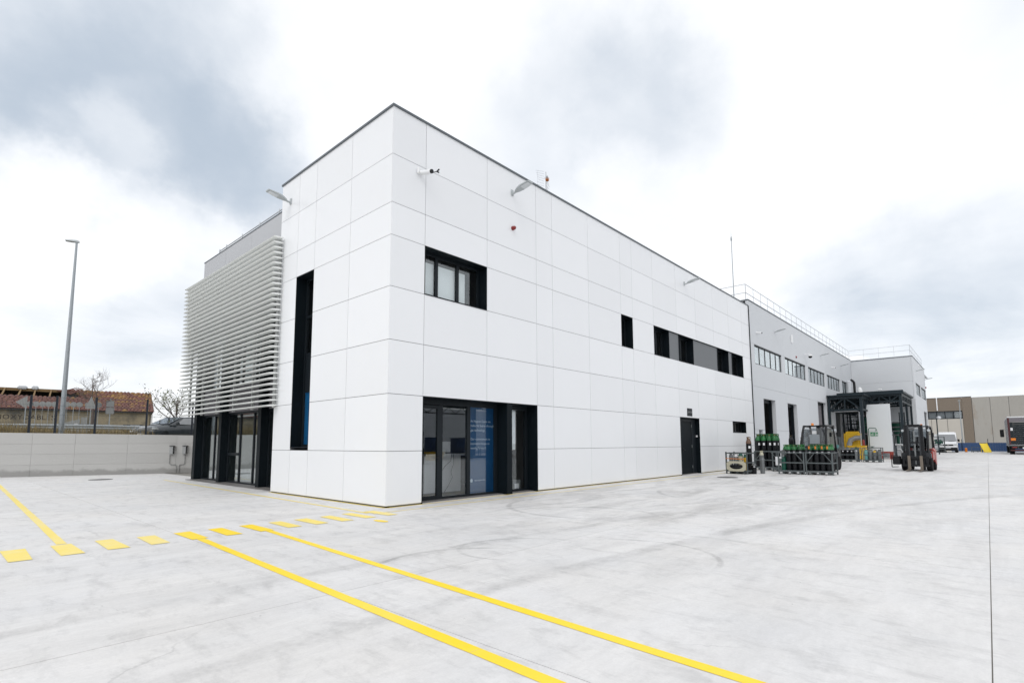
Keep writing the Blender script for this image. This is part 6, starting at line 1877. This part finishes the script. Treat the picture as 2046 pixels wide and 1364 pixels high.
# ---------------------------------------------------------------- parked car
def car(loc, rz, label):
    """hatchback, nose towards local +X, origin under its middle"""
    t = thing('parked_car', label, 'car', loc, rz)
    st = [(2.02, 0.62, 0.32, 0.55, 0.62), (1.92, 0.76, 0.22, 0.62, 0.72), (1.55, 0.83, 0.20, 0.70, 0.84), (1.05, 0.86, 0.20, 0.80, 0.93), (0.85, 0.86, 0.20, 0.84, 0.97), (0.30, 0.86, 0.20, 0.90, 1.02), (-1.2, 0.86, 0.20, 0.92, 1.04), (-1.75, 0.84, 0.22, 0.92, 1.04), (-1.98, 0.78, 0.30, 0.88, 0.98)]
    rings = []
    for x, w, zb, zs, zt in st:
        rings.append([(x, -w*0.92, zb), (x, -w, zb+0.18), (x, -w, zs-0.06), (x, -w*0.94, zs+0.02), (x, -w*0.80, zt), (x, 0, zt+0.03), (x, w*0.80, zt), (x, w*0.94, zs+0.02), (x, w, zs-0.06), (x, w, zb+0.18), (x, w*0.92, zb)])
    MB().loft(rings).build('body', M['carpaint'], t, smooth=40)
    gh = []
    for x, w, z in ((0.98, 0.70, 0.99), (0.45, 0.66, 1.26), (0.10, 0.62, 1.40), (-0.35, 0.61, 1.46), (-1.05, 0.60, 1.44), (-1.50, 0.60, 1.32), (-1.85, 0.64, 1.02)):
        gh.append([(x, -w-0.12 if z < 1.35 else -w-0.15, 0.93), (x, -w-0.03, 0.93+(z-0.93)*0.7), (x, -w+0.06, z-0.02), (x, 0, z), (x, w-0.06, z-0.02), (x, w+0.03, 0.93+(z-0.93)*0.7), (x, w+0.12 if z < 1.35 else w+0.15, 0.93)])
    MB().loft(gh).build('cabin', M['carpaint'], t, smooth=40)
    MB().add([(0.99, -0.66, 1.00), (0.99, 0.66, 1.00), (0.14, 0.57, 1.405), (0.14, -0.57, 1.405)], [(0, 1, 2, 3)]).build('windscreen', M['carglass'], t).location = (0.012, 0, 0.012)
    for s_ in (-1, 1):
        MB().add([(0.62, s_*0.80, 1.00), (-0.42, s_*0.815, 1.00), (-0.42, s_*0.67, 1.37), (0.10, s_*0.68, 1.35)], [(0, 1, 2, 3)]).add([(-0.48, s_*0.815, 1.00), (-1.35, s_*0.80, 1.02), (-1.10, s_*0.67, 1.35), (-0.48, s_*0.67, 1.37)], [(0, 1, 2, 3)]).build('side_window', M['carglass'], t)
        MB().rbox(1.62, s_*0.50-0.02, 0.62, 1.93, s_*0.76, 0.80, 0.06).build('headlight', M['lamp'], t, smooth=40)
        MB().rbox(0.55, s_*0.88-0.08, 0.96, 0.72, s_*0.88+0.10, 1.10, 0.04).build('mirror', M['carpaint'], t, smooth=40)
        MB().box(-0.45, s_*0.868-0.003, 0.30, -0.44, s_*0.868+0.003, 0.92).build('door_gap', M['black'], t)
        wheel(t, 1.28, s_*0.76, 0.31, 0.19); wheel(t, -1.25, s_*0.76, 0.31, 0.19)
    MB().rbox(1.98, -0.45, 0.36, 2.04, 0.45, 0.52, 0.02).build('grille', M['black'], t)
    MB().box(2.041, -0.26, 0.38, 2.05, 0.26, 0.48).build('number_plate', M['paper'], t)
    return t
sN, _ = pix(289, 864, 4.2)
cp = at(sN, 4.2, 0) + DV*1.25 + NV*1.2
car((cp.x, cp.y, 1.50), WA+PI+R(48), 'dark grey hatchback parked behind the fence above the retaining wall')

# ================================================================ ACROSS THE YARD (behind the camera, mirrored in the windows)
ow = thing('opposite_warehouse', 'grey warehouse across the yard, seen only mirrored in the entrance glass', 'building', (28, -46, 0))
for k in range(9):
    for z0, z1 in ((0.02, 3.4), (3.42, 6.2)):
        if z0 < 1 and k in (3, 5):
            continue
        MB().box(-27+k*6.0+0.01, 0, z0, -27+(k+1)*6.0-0.01, 0.2, z1).build('wall_panel', M['hall'], ow)
MB().box(-27, -14, 0, 27, -0.02, 6.1).build('volume', M['halldark'], ow)
oc = thing('storage_canopy', 'open steel storage canopy across the yard, seen only mirrored in the glass', 'canopy', (24, -30, 0))
for x in (-12, -4, 4, 12):
    for y in (-4, 4):
        MB().box(x-0.1, y-0.1, 0, x+0.1, y+0.1, 5.4).build('column', M['steel'], oc)
for y in (-4, 4):
    m = MB().bar((-12, y, 5.4), (12, y, 5.4), 0.14).bar((-12, y, 4.7), (12, y, 4.7), 0.12)
    for k in range(24):
        m.bar((-12+k, y, 4.7 if k % 2 else 5.4), (-11+k, y, 5.4 if k % 2 else 4.7), 0.07)
    m.build('truss', M['steel'], oc)
MB().box(-12.6, -4.6, 5.5, 12.6, 4.6, 5.62).build('roof_sheet', M['steel'], oc)
for k in range(7):
    cage((14.5+k*2.6, -27.6, 0), PI/2, ordn[k]+' grey cage from the left under the storage canopy across the yard', w=1.1, d=0.9)
for k in range(5):
    t = thing('blue_crate', ordn[k]+' stacked blue crate from the left under the storage canopy across the yard', 'crate', (16+k*3.3, -29.3, 0))
    MB().rbox(-0.6, -0.5, 0.0, 0.6, 0.5, 1.9, 0.04).build('body', M['bluefence'], t)
    MB().box(-0.62, -0.52, 1.9, 0.62, 0.52, 1.98).build('lid', M['bluefence'], t)

forklift((15.6, -19.0, 0), R(100), 'red forklift parked across the yard, seen only mirrored in the glass')
yc = thing('yellow_skip', 'low yellow skip across the yard, seen only mirrored in the glass', 'skip', (21.6, -24.0, 0))
yc.scale = (0.55, 0.55, 0.6)
MB().loft([[(-1.2, -0.7, 0.0), (1.2, -0.7, 0.0), (1.2, 0.7, 0.0), (-1.2, 0.7, 0.0)], [(-1.6, -0.9, 1.1), (1.6, -0.9, 1.1), (1.6, 0.9, 1.1), (-1.6, 0.9, 1.1)]]).build('body', M['yellow'], yc)
MB().box(-1.65, -0.95, 1.1, 1.65, 0.95, 1.16).build('rim', M['yellow'], yc)
# ---------------------------------------------------------------- weld child transforms (things placed at their base)
print('objects', len(bpy.data.objects), 'tris', sum(len(p.vertices)-2 for o in bpy.data.objects if o.type == 'MESH' for p in o.data.polygons))
